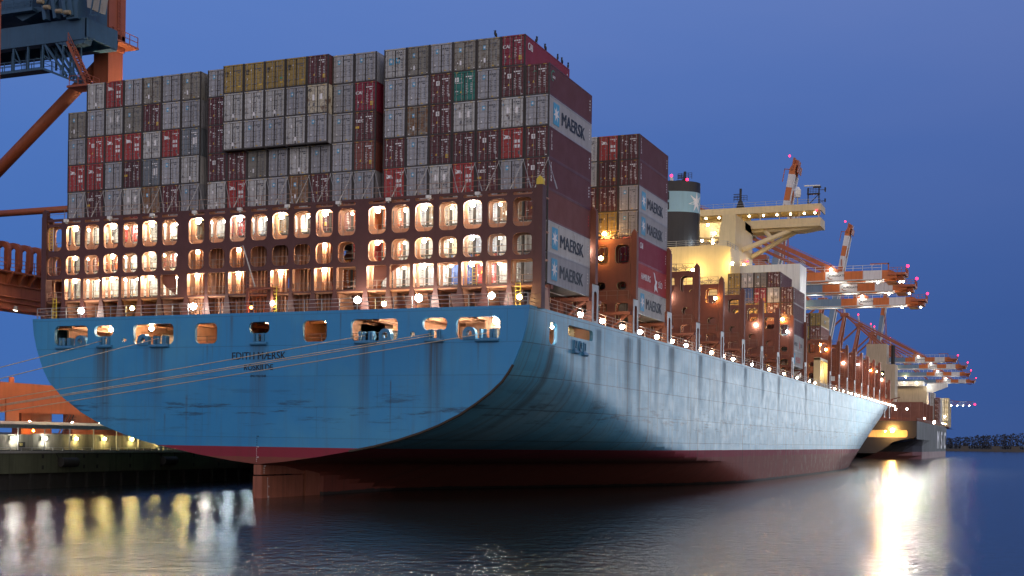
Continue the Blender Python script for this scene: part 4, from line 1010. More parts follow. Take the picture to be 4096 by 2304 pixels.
AFT = {8: ['', 'G3', 'R3', 'G1', 'G4', 'G1', 'G4', 'G1', 'Y1', 'Y1', 'Y2', 'Y1', 'B4', 'G1', 'G1', 'G6', 'G4', 'G1', 'G4', 'G4', 'C1', ''],
       7: ['G4', 'G1', 'G2', 'G4', 'B4', 'G1', 'G1', 'B2', 'G3', 'G3', 'G3', 'G1', 'I1', 'G1', 'C1', 'G1', 'G1', 'B1', 'T1', 'G1', 'B1', 'B7'],
       6: ['G1', 'R2', 'R1', 'R3', 'G2', 'R3', 'GB', 'B2', 'G3', 'G1', 'G1', 'G3', 'G1', 'G1', 'B3', 'G1', 'G5', 'B1', 'G2', 'G1', 'G2', 'G1'],
       5: ['R1', 'R1', 'G1', 'B3', 'GB', 'G1', 'G3', 'B1', 'B2', 'G4', 'G1', 'G3', 'G1', 'G1', 'B6', 'B2', 'G1', 'B4', 'B2', 'B1', 'R1', 'B1'],
       4: ['G1', 'B3', 'G1', 'G2', 'G5', 'B2', 'G1', 'G3', 'R1', 'G3', 'G1', 'G5', 'B2', 'G1', 'G1', 'R1', 'G1', 'G2', 'R1', 'B3', 'G1', 'B1'],
       3: ['GP', 'GP', 'G3', 'R1', 'G3', 'GP', 'G5', 'G1', 'R1', 'G1', 'G5', 'G3', 'B4', 'BS', 'O1', 'O1', 'G1', 'G5', 'GP', 'G1', 'G5', 'BS'],
       2: ['GP', 'B6', 'O1', 'GP', 'G2', 'BS', 'GP', '', '', '', '', '', '', '', 'R2', 'O1', 'G1', 'GP', 'IVO', 'G1', 'G3', 'GP'],
       1: ['GP', 'GP', 'G3', 'GP', 'G2', 'GP', 'GP', '', '', '', '', '', '', 'O1', 'O1', 'GP', 'G3', 'G1', 'K1', 'R2', 'GP', 'G1']}
ROWN = {8: 'top row', 7: 'second row from top', 6: 'third row from top', 5: 'fourth row from top', 4: 'lowest unlit row', 3: 'upper floodlit row', 2: 'middle floodlit row', 1: 'lowest floodlit row'}
SIDES = {7: 'ues', 6: 'star', 5: 'vert', 4: 'vert', 3: 'x', 2: 'star', 1: 'star'}
for t, row in AFT.items():
    for c, s in enumerate(row):
        if not s: continue
        if s == 'IVO': s = 'I1'
        long = t >= 6 and 8 <= c <= 12
        L = 13.716 if long else 12.192
        blk, k = ('left block', c) if c < 7 else ('middle block', c - 7) if c < 15 else ('right block', c - 15)
        root = container(s, xcol(c) + random.uniform(-.012, .012), (-.76 if long else 0) + random.uniform(-.02, .02), ZB + (t - 1) * HT,
                         '%s container, %s from left, %s, stern %s' % (STY[s][2], ORD[k], ROWN[t], blk), 'containers stacked at the stern', L)
        if c == 21: side_text(root, SIDES[t])
        if c == 20 and t == 8: side_text(root, 'cai')
# second stack, outboard on the starboard side
S2 = {20.999: None}
ST2 = {21: (['GP', 'R1', 'C1', 'G1', 'G1', 'B2', 'B2'], ['star', 'sud', 'cai', 'star', 'star', 'vert', 'vert']), 20: (['BS', 'BS', 'B2', 'Y1', 'B2', 'B4', 'R1'], None), 19: (['BS', 'BS', 'BS', 'Y1', 'B2', 'G3', 'G3'], None), 18: (['BS', 'BS', 'BS', 'B4', 'B2', 'G3', 'G1'], None)}
TN = ['lowest', 'second lowest', 'third lowest', 'middle', 'third highest', 'second highest', 'topmost']
for c, (sts, sd) in ST2.items():
    for t, s in enumerate(sts):
        root = container(s, xcol(c), 28.9, ZB - .02 + t * HT, '%s container, %s in the %s row of the second stack' % (STY[s][2], TN[t], {21: 'outermost', 20: 'second outboard', 19: 'third outboard', 18: 'fourth outboard'}[c]), 'containers in the second stack')
        if sd: side_text(root, sd[t])
# third stack just behind the accommodation
ST3 = {21: (['GP', 'GP', 'B2', 'B2', 'B2'], ['side_star', 'sudred', 'x', 'x', 'vert']), 20: (['GP', 'GP', 'BS', 'BS', 'G2', 'B2'], None), 19: (['BS', 'BS', 'BS', 'Y1', 'C1', 'G4'], None), 18: (['BS', 'BS', 'BS', 'Y1', 'K1', 'G2'], None), 17: (['BS', 'BS', 'BS', 'Y1', 'Y1', 'Y1'], None)}
TN3 = ['lowest', 'second lowest', 'third lowest', 'third highest', 'second highest', 'topmost']
for c, (sts, sd) in ST3.items():
    for t, s in enumerate(sts):
        root = container(s, xcol(c), 128.3, ZB - .02 + t * HT, '%s container, %s tier, %s row of the stack below the bridge wing' % (STY[s][2], ['lowest', 'second', 'third', 'fourth', 'fifth', 'sixth'][t], {21: 'outermost', 20: 'second', 19: 'third', 18: 'fourth', 17: 'innermost'}[c]), 'containers in the stack below the bridge wing')
        if sd: side_text(root, sd[t])
        elif c == 20 and t == 5: side_text(root, 'vert')
for c, sts in {20: ['BS', 'BS', 'O1', 'BS', 'Y1'], 19: ['BS', 'BS', 'BS', 'Y1', 'BS']}.items():
    for t, s in enumerate(sts):
        root = container(s, xcol(c), 177.0, ZB - .02 + t * HT, '%s container, %s tier, %s row of the stack forward of the accommodation' % (STY[s][2], ['lowest', 'second', 'third', 'fourth', 'topmost'][t], 'outer' if c == 20 else 'inner'), 'containers forward of the accommodation')
        if c == 20 and t == 4: side_text(root, 'msc')
for k, (yy, c) in enumerate(((188.5, 20), (255.0, 20), (268.4, 20), (241.5, 19))):
    container(('GP', 'BS', 'O1', 'BS')[k], xcol(c), yy, ZB - .02, '%s container lying low on deck between the %s forward lashing bridges' % (STY[('GP', 'BS', 'O1', 'BS')[k]][2], ('first', 'sixth', 'seventh', 'fifth')[k]), 'lone containers on the fore deck')

# ================================================================== quay with its wall, lamps, bollards and fenders
mb = MB()
mb.box(-60, -30, -300, 900, 1.7, 4.1, 0); mb.box(-31.2, -30.4, -300, 900, -3, 1.7, 1)
for y in range(-300, 900, 3):
    if -40 < y < 120 or y % 6 == 0: mb.box(-30.4, -30.05, y * 1.0, y + .45, -3, 1.7, 1)
mb.box(-30.02, -29.9, -300, 900, 3.86, 4.12, 2)
struct(mb.build('quay', [M_CONCD, M_DARK, M_GALV]))
mb = MB()
for i in range(-16, 60):
    y = -80 + 6.0 * (i + 16); mb.box(-36.6, -36.2, y, y + 5.97, 4.1, 5.95 if i % 3 else 5.85)
wall = tag(mb.build('concrete_wall', M_CONC), 'low weathered concrete flood wall along the quay', 'wall')
for i in range(7):     # square pockets in the quay face
    pass
post = MB(); post.cyl((0, 0), .07, 4.1, 6.75, 8); post.bar((0, 0, 6.5), (-.9, 0, 6.85), .08, .08)
cano = tag(empty('canopy', (-36.0, 0, 0)), 'long pale gutter-like canopy on thin posts along the quay', 'canopy')
mb = MB(); mb.prism([(-.25, 6.75), (.25, 6.55), (.25, 7.0), (-1.2, 7.35), (-1.2, 7.2)], -60, 260, 'y'); mb.build('roof', M_GALV, cano)
pm_ = post.mesh('post', [M_GALV])
for k in range(-4, 24): put('post', pm_, cano, (.2, 1.3 + 4.15 * k, 0))
LS = [(-4.2, WHITE), (0.95, WHITE), (5.75, WHITE), (10.9, YEL), (15.9, YEL), (21.05, YEL), (26.2, YEL), (31.4, YEL), (36.6, WHITE), (41.8, COOL), (47.0, COOL), (52.2, WHITE), (57.4, YEL), (62.6, YEL)]
NTH = ['out of frame at the left end', 'whitest, behind the post left of the number sign', 'second from left, just right of the number sign', 'first yellow one from the left', 'second yellow one from the left', 'last one still clear of the stern']
mb = MB(); mb.box(-.12, .02, -.55, .55, -.22, .22); lamp_case = mb.mesh('housing', [M_CONCD])
for i, (y, c) in enumerate(LS):
    L = tag(empty('wall_lamp', (-36.1, y, 5.42)), 'quay wall lamp, ' + (NTH[i] if i < 6 else 'hidden behind the ship stern, %s past the hull edge' % ORD[i - 6]), 'lamp', 'lamps along the quay wall')
    put('housing', lamp_case, L)
    lamp('bulb', L, (.14, 0, 0), c, 330, .17, 2)
sgn = tag(MB().box(-36.19, -36.12, 1.6, 2.75, 4.42, 5.0).build('number_sign', M_BLACK), 'black quay number sign with yellow digits 50 on the wall', 'sign')
mb = MB(); mb.text('50', .52, (-36.10, 1.82, 4.54), (0, 1, 0), (0, 0, 1), 0, .01); mb.build('digits', paint('pale_yellow_digits', (.6, .5, .15), .5, .1, streak=0), sgn)
mb = MB()
rail(mb, [(-30.5, -40, 4.1), (-30.5, 7.2, 4.1)], .34, 1.6, 1, .05); rail(mb, [(-30.5, 10.4, 4.1), (-30.5, 24, 4.1)], .34, 1.6, 1, .05); rail(mb, [(-30.5, 25.5, 4.1), (-30.5, 90, 4.1)], .34, 2.4, 1, .05)
tag(mb.build('quay_edge_rail', M_GALV), 'knee-high steel rail along the edge of the quay', 'rail')
for i, y in enumerate((20.3, 21.3)):
    mb = MB(); mb.cyl((-31.1, y), .24, 4.1, 4.7, 12); mb.cyl((-31.1, y), .24, 4.62, 4.75, 12, 0, .4); mb.cyl((-31.1, y), .4, 4.75, 4.88, 12)
    tag(mb.build('bollard', M_GALV), 'grey mooring bollard, %s one of the pair beside the stern edge' % ('left' if i == 0 else 'right'), 'bollard', 'bollards on the quay edge')
for i, (y, s) in enumerate(((2.4, 'below the number sign'), (20.2, 'below the pair of bollards'), (38, 'behind the stern, seen under the hull'))):
    mb = MB(); mb.tube([(-29.62, y - 1.25, 2.85), (-29.62, y + 1.25, 2.85)], .52, 16)
    for sx in (-1, 1): mb.tube([(-29.7, y + sx * 1.2, 2.85), (-30.0, y + sx * 1.55, 3.9)], .05, 5)
    tag(mb.build('quay_fender', M_DARK), 'black cylinder fender hung on the quay face ' + s, 'fender', 'fenders on the quay face')
mb = MB()
for y in (-1.3, 5.2, 7.4, 13.2, 19.0, 25.6, 31):
    for z in (2.1, 3.3): mb.box(-30.01, -29.985, y, y + .32, z, z + .42)
struct(mb.build('quay_pockets', M_DARK))

# ================================================================== mooring lines
def moor(a, b, sag, r, label):
    a = Vector(a); b = Vector(b); d = b - a; mb = MB()
    pts = [a + d * (i / 14) - Vector((0, 0, sag * 4 * (i / 14) * (1 - i / 14))) for i in range(15)]
    mb.tube(pts, r, 6)
    return tag(mb.build('mooring_line', M_ROPE, smooth=True), label, 'rope', 'mooring lines from the stern')
for a, t, lb_ in (((-18.9, YT - .12, 15.55), (-22.28, -15.5, 12.36), 'uppermost pale mooring line, from the port roller fairlead'), ((-11.8, YT - .12, 15.7), (-21.78, -16, 11.27), 'second mooring line from top, from the port quarter'),
              ((11.7, YT - .12, 15.55), (-17.86, -20, 9.15), 'third mooring line, crossing the ship name'), ((18.5, YT - .12, 15.6), (-17.86, -20, 8.66), 'upper rope of the closely doubled mooring line'), ((18.9, YT - .12, 15.45), (-17.86, -20, 8.56), 'lower rope of the closely doubled mooring line'), ((24.1, YT - .12, 15.55), (-17.85, -20, 7.97), 'lowest mooring line, from the starboard quarter')):
    a = Vector(a); t = Vector(t)
    moor(a, a + (t - a) * ((a.z - 4.7) / (a.z - t.z)), 0.12, .042, lb_)      # on to bollards on the quay beyond the left edge of the view

# ================================================================== ship-to-shore cranes
def boom_segments(): return None
def sts_crane(y, tip, raised, label, lit=1.0, hinge=-31.0, H=53.3, seg=5.25):
    root = tag(empty('quay_crane', (0, y, 4.1)), label, 'crane', 'cranes along the quay')
    yy = 0.0; z0 = -4.1
    def P(s, t, w):   # boom frame: s outwards from the hinge, t upwards, w along the quay
        if raised:
            a = math.radians(raised); return (hinge + s * math.cos(a) - t * math.sin(a), w, H + z0 + s * math.sin(a) + t * math.cos(a))
        return (hinge + s, w, H + z0 + t)
    Lb = tip - hinge
    def bbox(mb, s0, s1, t0, t1, w0, w1, m):
        vs = [P(s, t, w) for t in (t0, t1) for w in (w0, w1) for s in (s0, s1)]
        mb.add(vs, [(0, 2, 3, 1), (4, 5, 7, 6), (0, 1, 5, 4), (2, 6, 7, 3), (0, 4, 6, 2), (1, 3, 7, 5)], m)
    mb = MB(); ends = [Lb - 6.5 - seg * k for k in range(5)]
    for w in (0.0, 6.2):
        bbox(mb, -2, ends[4], 0, 2.4, w, w + 1.3, 0)
        for k in range(4): bbox(mb, ends[k + 1], ends[k], 0, 2.4, w, w + 1.3, 2 if k % 2 == 0 else 1)
        pts = [(ends[0], 0), (Lb - 2.4, 0.1), (Lb - 2.4, 1.5), (ends[0] + 2.2, 2.4), (ends[0], 2.4)]
        k = len(pts); mb.add([P(s, t, w) for s, t in pts] + [P(s, t, w + 1.3) for s, t in pts], [tuple(range(k)), tuple(range(2 * k - 1, k - 1, -1))] + [(i, (i + 1) % k, (i + 1) % k + k, i + k) for i in range(k)], 1)
        bbox(mb, -2, ends[0], -.28, -.05, w - .25, w + 1.6, 2)
    for s in range(4, int(Lb) - 6, 8): bbox(mb, s, s + .8, .5, 1.8, 1.3, 6.2, 0)
    bm = mb.build('boom', [M_CLBL, M_CORG, M_CWHT], root)
    mb = MB(); bbox(mb, Lb - 4.8, Lb, .9, 1.6, -.5, 8, 0); bbox(mb, Lb - 5.5, Lb - 2.6, -1.0, -.8, -.6, 8.2, 0); bbox(mb, Lb - 2.6, Lb - .6, -.4, 1.0, 1, 6.5, 0); bbox(mb, Lb - 4.9, Lb - 4.6, 2.2, 4.4, 0, .3, 0); bbox(mb, Lb - 9.8, Lb - 4.6, 4.1, 4.4, 0, .3, 0)
    if not raised:
        rail(mb, [P(Lb - 4.6, 1.6, -.4), P(Lb, 1.6, -.4), P(Lb, 1.6, 7.9)], 1.4, 1.2, 2, .07); bbox(mb, Lb - 23.5, Lb - 20.5, 2.4, 4.4, .1, 1.6, 0)
    mb.build('boom_tip', M_CRED, bm)
    if not raised:
        mb = MB(); rail(mb, [P(4, 2.4, -.1), P(Lb - 6.6, 2.4, -.1)], 1.5, 2.6, 2, .07); mb.build('boom_rail', M_CWHT, bm)
        s0 = ends[3] + .5
        mb = MB(); mb.text('EUROGATE', .86, P(s0 + .55, .95, -.03), (1, 0, 0), (0, 0, 1), 0, .012, 1.0)
        for a0, a1, m in ((100, 165, 1), (195, 300, 2)):
            c = (s0 + 1.0, 1.15); n = 8
            o_ = [(c[0] + 1.0 * math.cos(math.radians(a0 + (a1 - a0) * i / n)), c[1] + 1.0 * math.sin(math.radians(a0 + (a1 - a0) * i / n))) for i in range(n + 1)]
            i_ = [(c[0] + .1 + .82 * math.cos(math.radians(a0 + (a1 - a0) * i / n)), c[1] + .08 + .86 * math.sin(math.radians(a0 + (a1 - a0) * i / n))) for i in range(n + 1)]
            for i in range(n): mb.add([P(*o_[i], -.03), P(*o_[i + 1], -.03), P(*i_[i + 1], -.03), P(*i_[i], -.03)], [(0, 1, 2, 3)], m)
        mb.build('operator_logo', [M_BLACK, paint('logo_blue', (.10, .2, .32), .5, .1, streak=0), paint('logo_brown', (.35, .14, .07), .5, .1, streak=0)], bm, recalc=False)
    lamp('warning_lamp', bm, P(Lb + .5, 3.3, 0), RED, 9, 0.44200000000000006)
    # shore-side girder, legs, sills, apex frame, stays, machinery house
    mb = MB()
    for w in (0.0, 6.2): mb.box(hinge - 45, hinge - 1.5, w, w + 1.3, H + z0, H + z0 + 2.4)
    mb.build('trolley_girder', M_CLBL, root)
    for X in (-38.0, -66.0):
        for sy in (-6.5, 13.0): MB().box(X - 1.0, X + 1.0, sy - .8, sy + .8, 2.0, H + z0 + (.0 if X < -50 else 6)).build('leg', M_CRED, root)
        mb = MB(); mb.box(X - .9, X + .9, -9, 15.5, 2.4, 4.4); mb.box(X - .9, X + .9, -6, 12.5, 14, 16.5); mb.box(X - .8, X + .8, -6, 12.5, H + z0 - 1.8, H + z0 - .1); mb.build('sill_beam', M_CRED, root)
        for sy in (-6.5, 13.0): MB().box(X - .6, X + .6, sy - 4, sy + 4, .4, 2.4).build('bogie', M_OXD, root)
    for sy in (-6.5, 13.0):
        mb = MB(); mb.tube([(-38, sy, 15), (-66, sy, 15)], .8, 8); mb.tube([(-39, sy, H + z0 - 2), (-65, sy, 17)], .7, 8); mb.build('cross_brace', M_CRED, root)
    mb = MB(); ap = Vector((-33.5, 3.6, H + z0 + 27))
    for w in (-3.5, 10.5):
        mb.bar((-37, w, H + z0 + 6), (ap.x, ap.y + (-2.2 if w < 0 else 2.2), ap.z), 1.3, 1.5, 0); mb.bar((-60, w * .4 + 2, H + z0 + 2.4), ap, .8, .8, 0)
    mb.box(ap.x - 2.2, ap.x + 2.2, ap.y - 3.2, ap.y + 3.2, ap.z - .6, ap.z + 1.4, 0); mb.bar((ap.x, ap.y, ap.z + 1.4), (ap.x - .8, ap.y, ap.z + 6.5), .8, .8, 1)
    apx = mb.build('apex_frame', [M_CRED, M_CWHT], root)
    lamp('warning_lamp', apx, (ap.x - .8, ap.y, ap.z + 7), RED, 9, 0.45499999999999996)
    mb = MB()
    for w in (-.2, 7.6):
        for s in ((Lb * .42), (Lb * .72)):
            e = P(s, 2.4, w) if not raised else P(s, 1.5, w)
            if not raised:
                mb.bar((ap.x, ap.y + (-2 if w < 1 else 2), ap.z + .5), e, .45, .8)
                mb.tube([(ap.x, ap.y + (-2 if w < 1 else 2), ap.z + 1.6), (e[0], e[1], e[2] + 1.0)], .08, 4)
            elif s > Lb * .6:
                m_ = Vector((-24, w, H + z0 + 20)); mb.bar((ap.x, ap.y, ap.z + .5), m_, .4, .6); mb.bar(m_, e, .4, .6)
    mb.build('forestay', M_CRED, root)
    MB().box(-72, -54, -1.5, 9, H + z0 + 3, H + z0 + 9).build('machinery_house', M_CLBL, root)
    if not raised and lit > 0:
        for s, w in ((Lb - 9.0, 3.8), (Lb - 20, 3.8), (Lb - 31, 3.8), (Lb - 42, 3.8)): lamp('boom_lamp', bm, P(s, .6, w), WHITE, 110 * min(lit, 1), .4, 1)
        for s, w, pw, am in ((Lb - 1.5, -.8, 1.0, 64), (Lb - 7.5, -.8, .7, 64)) + (((Lb - .6, -.8, .12, 112),) if y < 280 else ()): y < 400 and flood('boom_floodlight', bm, P(s, -1.2, w), (P(s, 0, 0)[0] - 2.0, -am, 0), WHITE, pw * FLOOD * lit, .7, 54)
        lamp('boom_lamp', bm, P(Lb - 20.5, 2.9, -1.0), WHITE, 45 * lit, .4, 2)
        lamp('boom_lamp', bm, P(Lb - 41, -.9, -1.2), YEL, 110 * lit, .45, 2)
    return root
sts_crane(265, 35, 0, 'lowered striped crane boom, topmost of the nearer three, reaching over the fore deck')
sts_crane(294, 35, 0, 'lowered striped crane boom, middle one of the nearer three')
sts_crane(335, 35, 0, 'lowered striped crane boom, lowest looking of the nearer three')
sts_crane(401, 36, 80, 'crane with red and white boom raised upright behind the bridge wing', 0)
sts_crane(560, 36, 80, 'crane with raised striped boom standing beyond the nearest lowered boom', 0)
sts_crane(640, 28, 0, 'far lowered striped crane boom, topmost of the farther group', .5)
sts_crane(705, 30, 0, 'far lowered striped crane boom, second of the farther group', .8)
sts_crane(770, 36, 82, 'far crane with blue and white boom raised, between the two boom groups', 0)
sts_crane(790, 28, 0, 'far lowered striped crane boom, third of the farther group', .8)
sts_crane(890, 27, 0, 'farthest lowered crane boom, brightest lit, just above the dark ship', 1.2)

# ---- the near crane at the left edge
nc = tag(empty('quay_crane', (-40, 14, 4.1)), 'near red and blue gantry crane cut off by the left edge', 'crane', 'cranes along the quay')
NO = Vector((40, -14, -4.1))
GO = Vector((4.0, 0, -1.75))
def nb(mb, nm, mat, parent=nc, off=None, **kw):
    mb.v = [tuple(Vector(v) + NO + (off or Vector())) for v in mb.v]; return mb.build(nm, mat, parent, **kw)
CR = M_CRED
for sy in (20.4, -0.6):
    mb = MB(); mb.box(-42.3, -40, sy, sy + 2.8, 4.5, 56); nb(mb, 'leg', CR)
    mb = MB(); mb.box(-42.6, -39.8, sy - .2, sy + 3.0, 56.2, 66); mb.prism([(-43.6, 55.2), (-39.8, 55.2), (-39.8, 57.4), (-42.3, 60), (-45, 60)], sy - .1, sy + 2.9, 'y'); nb(mb, 'portal_head', CR)
    mb = MB(); mb.tube([(-42.0, sy + 1.4, 54.0), (-70, sy + 1.4, 33.0)], .8, 14); nb(mb, 'diagonal_brace', CR, smooth=True)
    mb = MB(); mb.tube([(-42, sy + 1.4, 35.3), (-70, sy + 1.4, 35.3)], .45, 10); nb(mb, 'tie_tube', CR, smooth=True)
    mb = MB(); mb.box(-70.5, -68.2, sy, sy + 2.8, 4.5, 60); nb(mb, 'leg', CR)
mb = MB(); mb.box(-43.5, -38.6, 19.6, 24.6, 55.9, 56.15); rail(mb, [(-43.4, 19.7, 56.15), (-38.7, 19.7, 56.15), (-38.7, 24.5, 56.15)], 1.3, 1.4, 2, .05); nb(mb, 'leg_platform', CR)
mb = MB()
for s in (-.25, .25): mb.tube([(-39.7, 22 + s, 56.2), (-39.7, 22 + s, 66)], .05, 4)
for k in range(22): mb.tube([(-39.7, 21.75, 56.5 + .45 * k), (-39.7, 22.25, 56.5 + .45 * k)], .04, 4)
nb(mb, 'ladder', CR)
mb = MB(); mb.box(-42.0, -39.6, 2.2, 20.4, 20.6, 24.3); mb.box(-42.4, -38.6, 1, 21, 24.3, 24.5); mb.box(-42.2, -39.3, 2, 20.6, 20.2, 20.6)
for k in range(10): mb.prism([(-39.5, 24.3), (-38.4, 24.3), (-39.5, 22.9)], 3.0 + 1.75 * k, 3.25 + 1.75 * k, 'y')
for z in (21.0, 21.6, 23.0): mb.tube([(-39.45, 2, z), (-39.45, 20, z)], .1, 6)
pb = nb(mb, 'portal_beam', [CR])
mb = MB(); rail(mb, [(-38.7, 1, 24.5), (-38.7, 20.5, 24.5)], 1.3, 1.4, 3, .04); nb(mb, 'beam_rail', CR, pb)
for k in range(9):
    y = 1.6 + 1.75 * k; mb = MB()
    out = rrect(-41.9, -39.6, 24.5, 28.1, .9, 4); inn = rrect(-41.4, -40.1, 24.6, 27.5, .6, 4)
    mb.plate(out, [inn], y, y + .55, 'y'); nb(mb, 'cable_hoop', CR, pb)
mb = MB()
for w in (14.0, 18.4): mb.box(-85, -42.0, w, w + 1.2, 56.0, 58.6)
mb.box(-85, -42, 15.2, 18.4, 57.9, 58.3)
mb.prism([(-47, 56.0), (-42.2, 56.0), (-42.4, 55.5), (-45, 55.4)], 14.1, 15.3, 'y'); mb.box(-42.2, -41.9, 14, 19.6, 56.2, 58.5)
gd = nb(mb, 'trolley_girder', M_CBLU, off=GO)
mb = MB()
mb.box(-85, -50.5, 13.6, 19.5, 60.4, 66); mb.box(-85, -49.6, 13.0, 13.8, 60.0, 60.4); mb.prism([(-52, 59.2), (-48.2, 60.4), (-50, 60.8), (-54, 60.4)], 14, 19, 'y')
for k, x in enumerate((-47.8, -46.2, -44.6, -43.6)):
    mb.bar((x, 13.6, 58.7), (x - 1.0, 13.6, 64), .5, .8); mb.bar((x - .2, 13.5, 60.5), (x + 1.2, 13.5, 63.4), .3, .3)
mb.box(-44.6, -42.9, 13.4, 18.8, 58.4, 66)
rail(mb, [(-85, 13.1, 60.4), (-49.7, 13.1, 60.4)], 1.2, 1.5, 3, .04)
tr = nb(mb, 'trolley_house', M_CBLU, off=GO)
mb = MB()
for k, (x, z) in enumerate(((-48.6, 60.9), (-47.6, 60.1), (-45.7, 59.4), (-44.4, 59.1), (-46.6, 62.7), (-45.0, 63.0), (-49.6, 62.0))):
    for j in range(4): mb.tube([(x - .1 + j * .22, 13.0, z - .02 * j), (x + .07 + j * .22, 13.0, z - .02 * j)], .27, 10)
nb(mb, 'sheave_block', paint('worn_sheave_cream', (.42, .36, .24), .6, .3, .2), tr, off=GO)
mb = MB(); mb.prism([(-41.4, 60.3), (-40.5, 60.0), (-39.6, 64), (-40.6, 67), (-42.0, 67)], 13.4, 15.6, 'y'); cabb = nb(mb, 'operator_cab', paint('cab_grey_paint', (.36, .36, .34), .5, .3, .4), off=GO + Vector((0, 0, -.8)))
mb = MB()
for (a, b) in (((-40.8, 13.3, 59.3), (-40.0, 13.3, 63.6)), ((-39.6, 13.3, 59.1), (-38.9, 13.3, 63.4)), ((-40.8, 13.3, 59.3), (-39.6, 13.3, 59.1)), ((-40.3, 13.3, 61.4), (-39.2, 13.3, 61.2))): mb.bar(a, b, .12, .12)
nb(mb, 'cab_frame', M_CBLU, cabb, off=GO + Vector((0, 0, -.8)))
mb = MB()
for k in range(16):
    x = -84 + 2.35 * k; mb.bar((x, 14.2, 52.7), (x, 14.2, 56.0), .22, .22); mb.bar((x + .9, 15.5, 52.7), (x + .9, 15.5, 56.0), .22, .22)
    if k % 2: mb.bar((x, 14.2, 54.4), (x + 1.2, 14.2, 53.6), .12, .12); mb.bar((x, 14.2, 56), (x + 1.2, 14.2, 53.6), .12, .12)
mb.box(-85, -48.6, 14.0, 15.6, 52.5, 52.75); mb.bar((-48.6, 14.8, 52.6), (-42.9, 14.8, 50.3), 1.6, .25)
for w in (14.2, 15.5):
    mb.bar((-48.6, w, 55.8), (-45.0, w, 51.4), .25, .25); mb.bar((-46.9, w, 56), (-43.2, w, 50.6), .25, .25); mb.bar((-45.6, w, 56), (-45.6, w, 51.4), .2, .2); mb.bar((-44.0, w, 55.6), (-44.0, w, 50.9), .2, .2)
    rail(mb, [(-85, w, 52.75), (-48.6, w, 52.75), (-43, w, 50.4)], 1.2, 1.6, 2, .045)
wk = nb(mb, 'hanging_walkway', M_CBLU, gd, off=Vector((3.9, 0, -1.4)))
mb = MB()
for s in (13.6, 14.7): mb.bar((-43.6, s, 55.6), (-40.6, s, 50.2), .12, .3)
for k in range(15): mb.box(-43.55 + .21 * k, -43.2 + .21 * k, 13.6, 14.7, 55.3 - .37 * k, 55.36 - .37 * k)
rail(mb, [(-43.4, 13.55, 55.6), (-40.4, 13.55, 50.2)], 1.1, 2, 2, .04)
mb.box(-43.4, -40.2, 13.4, 15.8, 49.9, 50.15); rail(mb, [(-43.0, 13.4, 50.15), (-40.3, 13.4, 50.15), (-40.3, 15.6, 50.15)], 1.1, 1.2, 2, .04)
nb(mb, 'stair_flight', CR, gd, off=Vector((3.0, 0, -1.6)))
mb = MB(); mb.prism([(-6, 11.9), (14, 11.75), (26, 10.9), (26, 8.4), (-6, 8.4)], -41.6, -39.6, 'x'); mb.box(-39.62, -39.5, -6, 26, 8.35, 8.5)
sb = nb(mb, 'sill_beam', CR)
for y in (2.6, 5.1): nb(MB().cyl((-40.5, y), .3, 11.7, 12.5, 10), 'lifting_lug', CR, sb)
mb = MB()
mb.box(-39.6, -39.4, 3.2, 5.2, 6.6, 10.0); nb(mb, 'hook_plate', CR, sb)
for ya, yb_ in ((6, 11), (14.5, 24), (-4, 2)): nb(MB().box(-41.2, -39.8, ya, yb_, 5.0, 8.38).prism([(ya + .5, 5.0), (yb_ - .5, 5.0), (yb_ - 1.2, 4.2), (ya + 1.2, 4.2)], -41.1, -39.9, 'x'), 'wheel_bogie', CR, sb)
mb = MB()
for s in (0, .55, 1.1): mb.bar((-39.2, 11.3 + s, 5.6), (-39.2, 13.0 + s, 8.3), .08, .18)
for k in range(8): mb.box(-39.3, -38.9, 12.4 + .2 * k, 12.8 + .2 * k, 5.8 + .32 * k, 5.85 + .32 * k)
nb(mb, 'access_stair', M_OXD, sb)
lamp('amber_beacon', sb, Vector((-38.9, 7.0, 6.3)) + NO, (1, .35, .03), 120, .14)
for y in (5, 12, 17): lamp('leg_floodlight', sb, Vector((-37.6, y, 7.3)) + NO, WARM, 110, .16)
for y in (2.5, 8.5, 14.5): flood('beam_fill_light', pb, Vector((-37.6, y, 19.9)) + NO, Vector((-39.6, y, 10)) + NO, WARM, 430, .5)  # lights added under the portal beam to brighten the sill below
flood('leg_floodlight', nc, Vector((-36.9, 27.5, 41.0)) + NO, Vector((-40, 22, 52)) + NO, WARM, 600, .5)  # unseen lamp added to brighten the waterside face of the leg

# ================================================================== the dark ship moored ahead
ms = tag(empty('container_ship', (0, 487, 0)), 'dark grey container ship moored ahead with large white letters on its side', 'container ship')
M_MSC = paint('dark_grey_hull_paint', (0.034, 0.032, 0.032), .62, .3, .15, scale=.1)
M_MRED = paint('faded_red_boot_topping', (0.22, 0.085, 0.075), .55, .3, .2, scale=.2)
M_BEI = paint('beige_steel', (0.55, 0.44, 0.29), .55, .2, .1, scale=.2)
def msc_hb(y, z):
    f = 1.0
    if y < 45: f = min(1, .6 + .4 * (y + 8) / 53) if z < 8 else 1
    if z < 8: f *= max(0, min(1, (y + 22 - (8 - z) * 3.0) / 26.0)) ** .6
    y1 = 265 + 1.2 * z; y0 = 190
    if y > y0: f *= max(0, 1 - ((y - y0) / (y1 - y0)) ** 2.4) if y < y1 else 0
    return 24.0 * f
mb = MB(); zs = [-4, 0, 1.5, 3.2, 3.25, 6, 9, 12, 17.2]; ys = [0, 6, 14, 24, 40, 80, 140, 190, 210, 225, 240, 252, 262, 270, 278, 286]
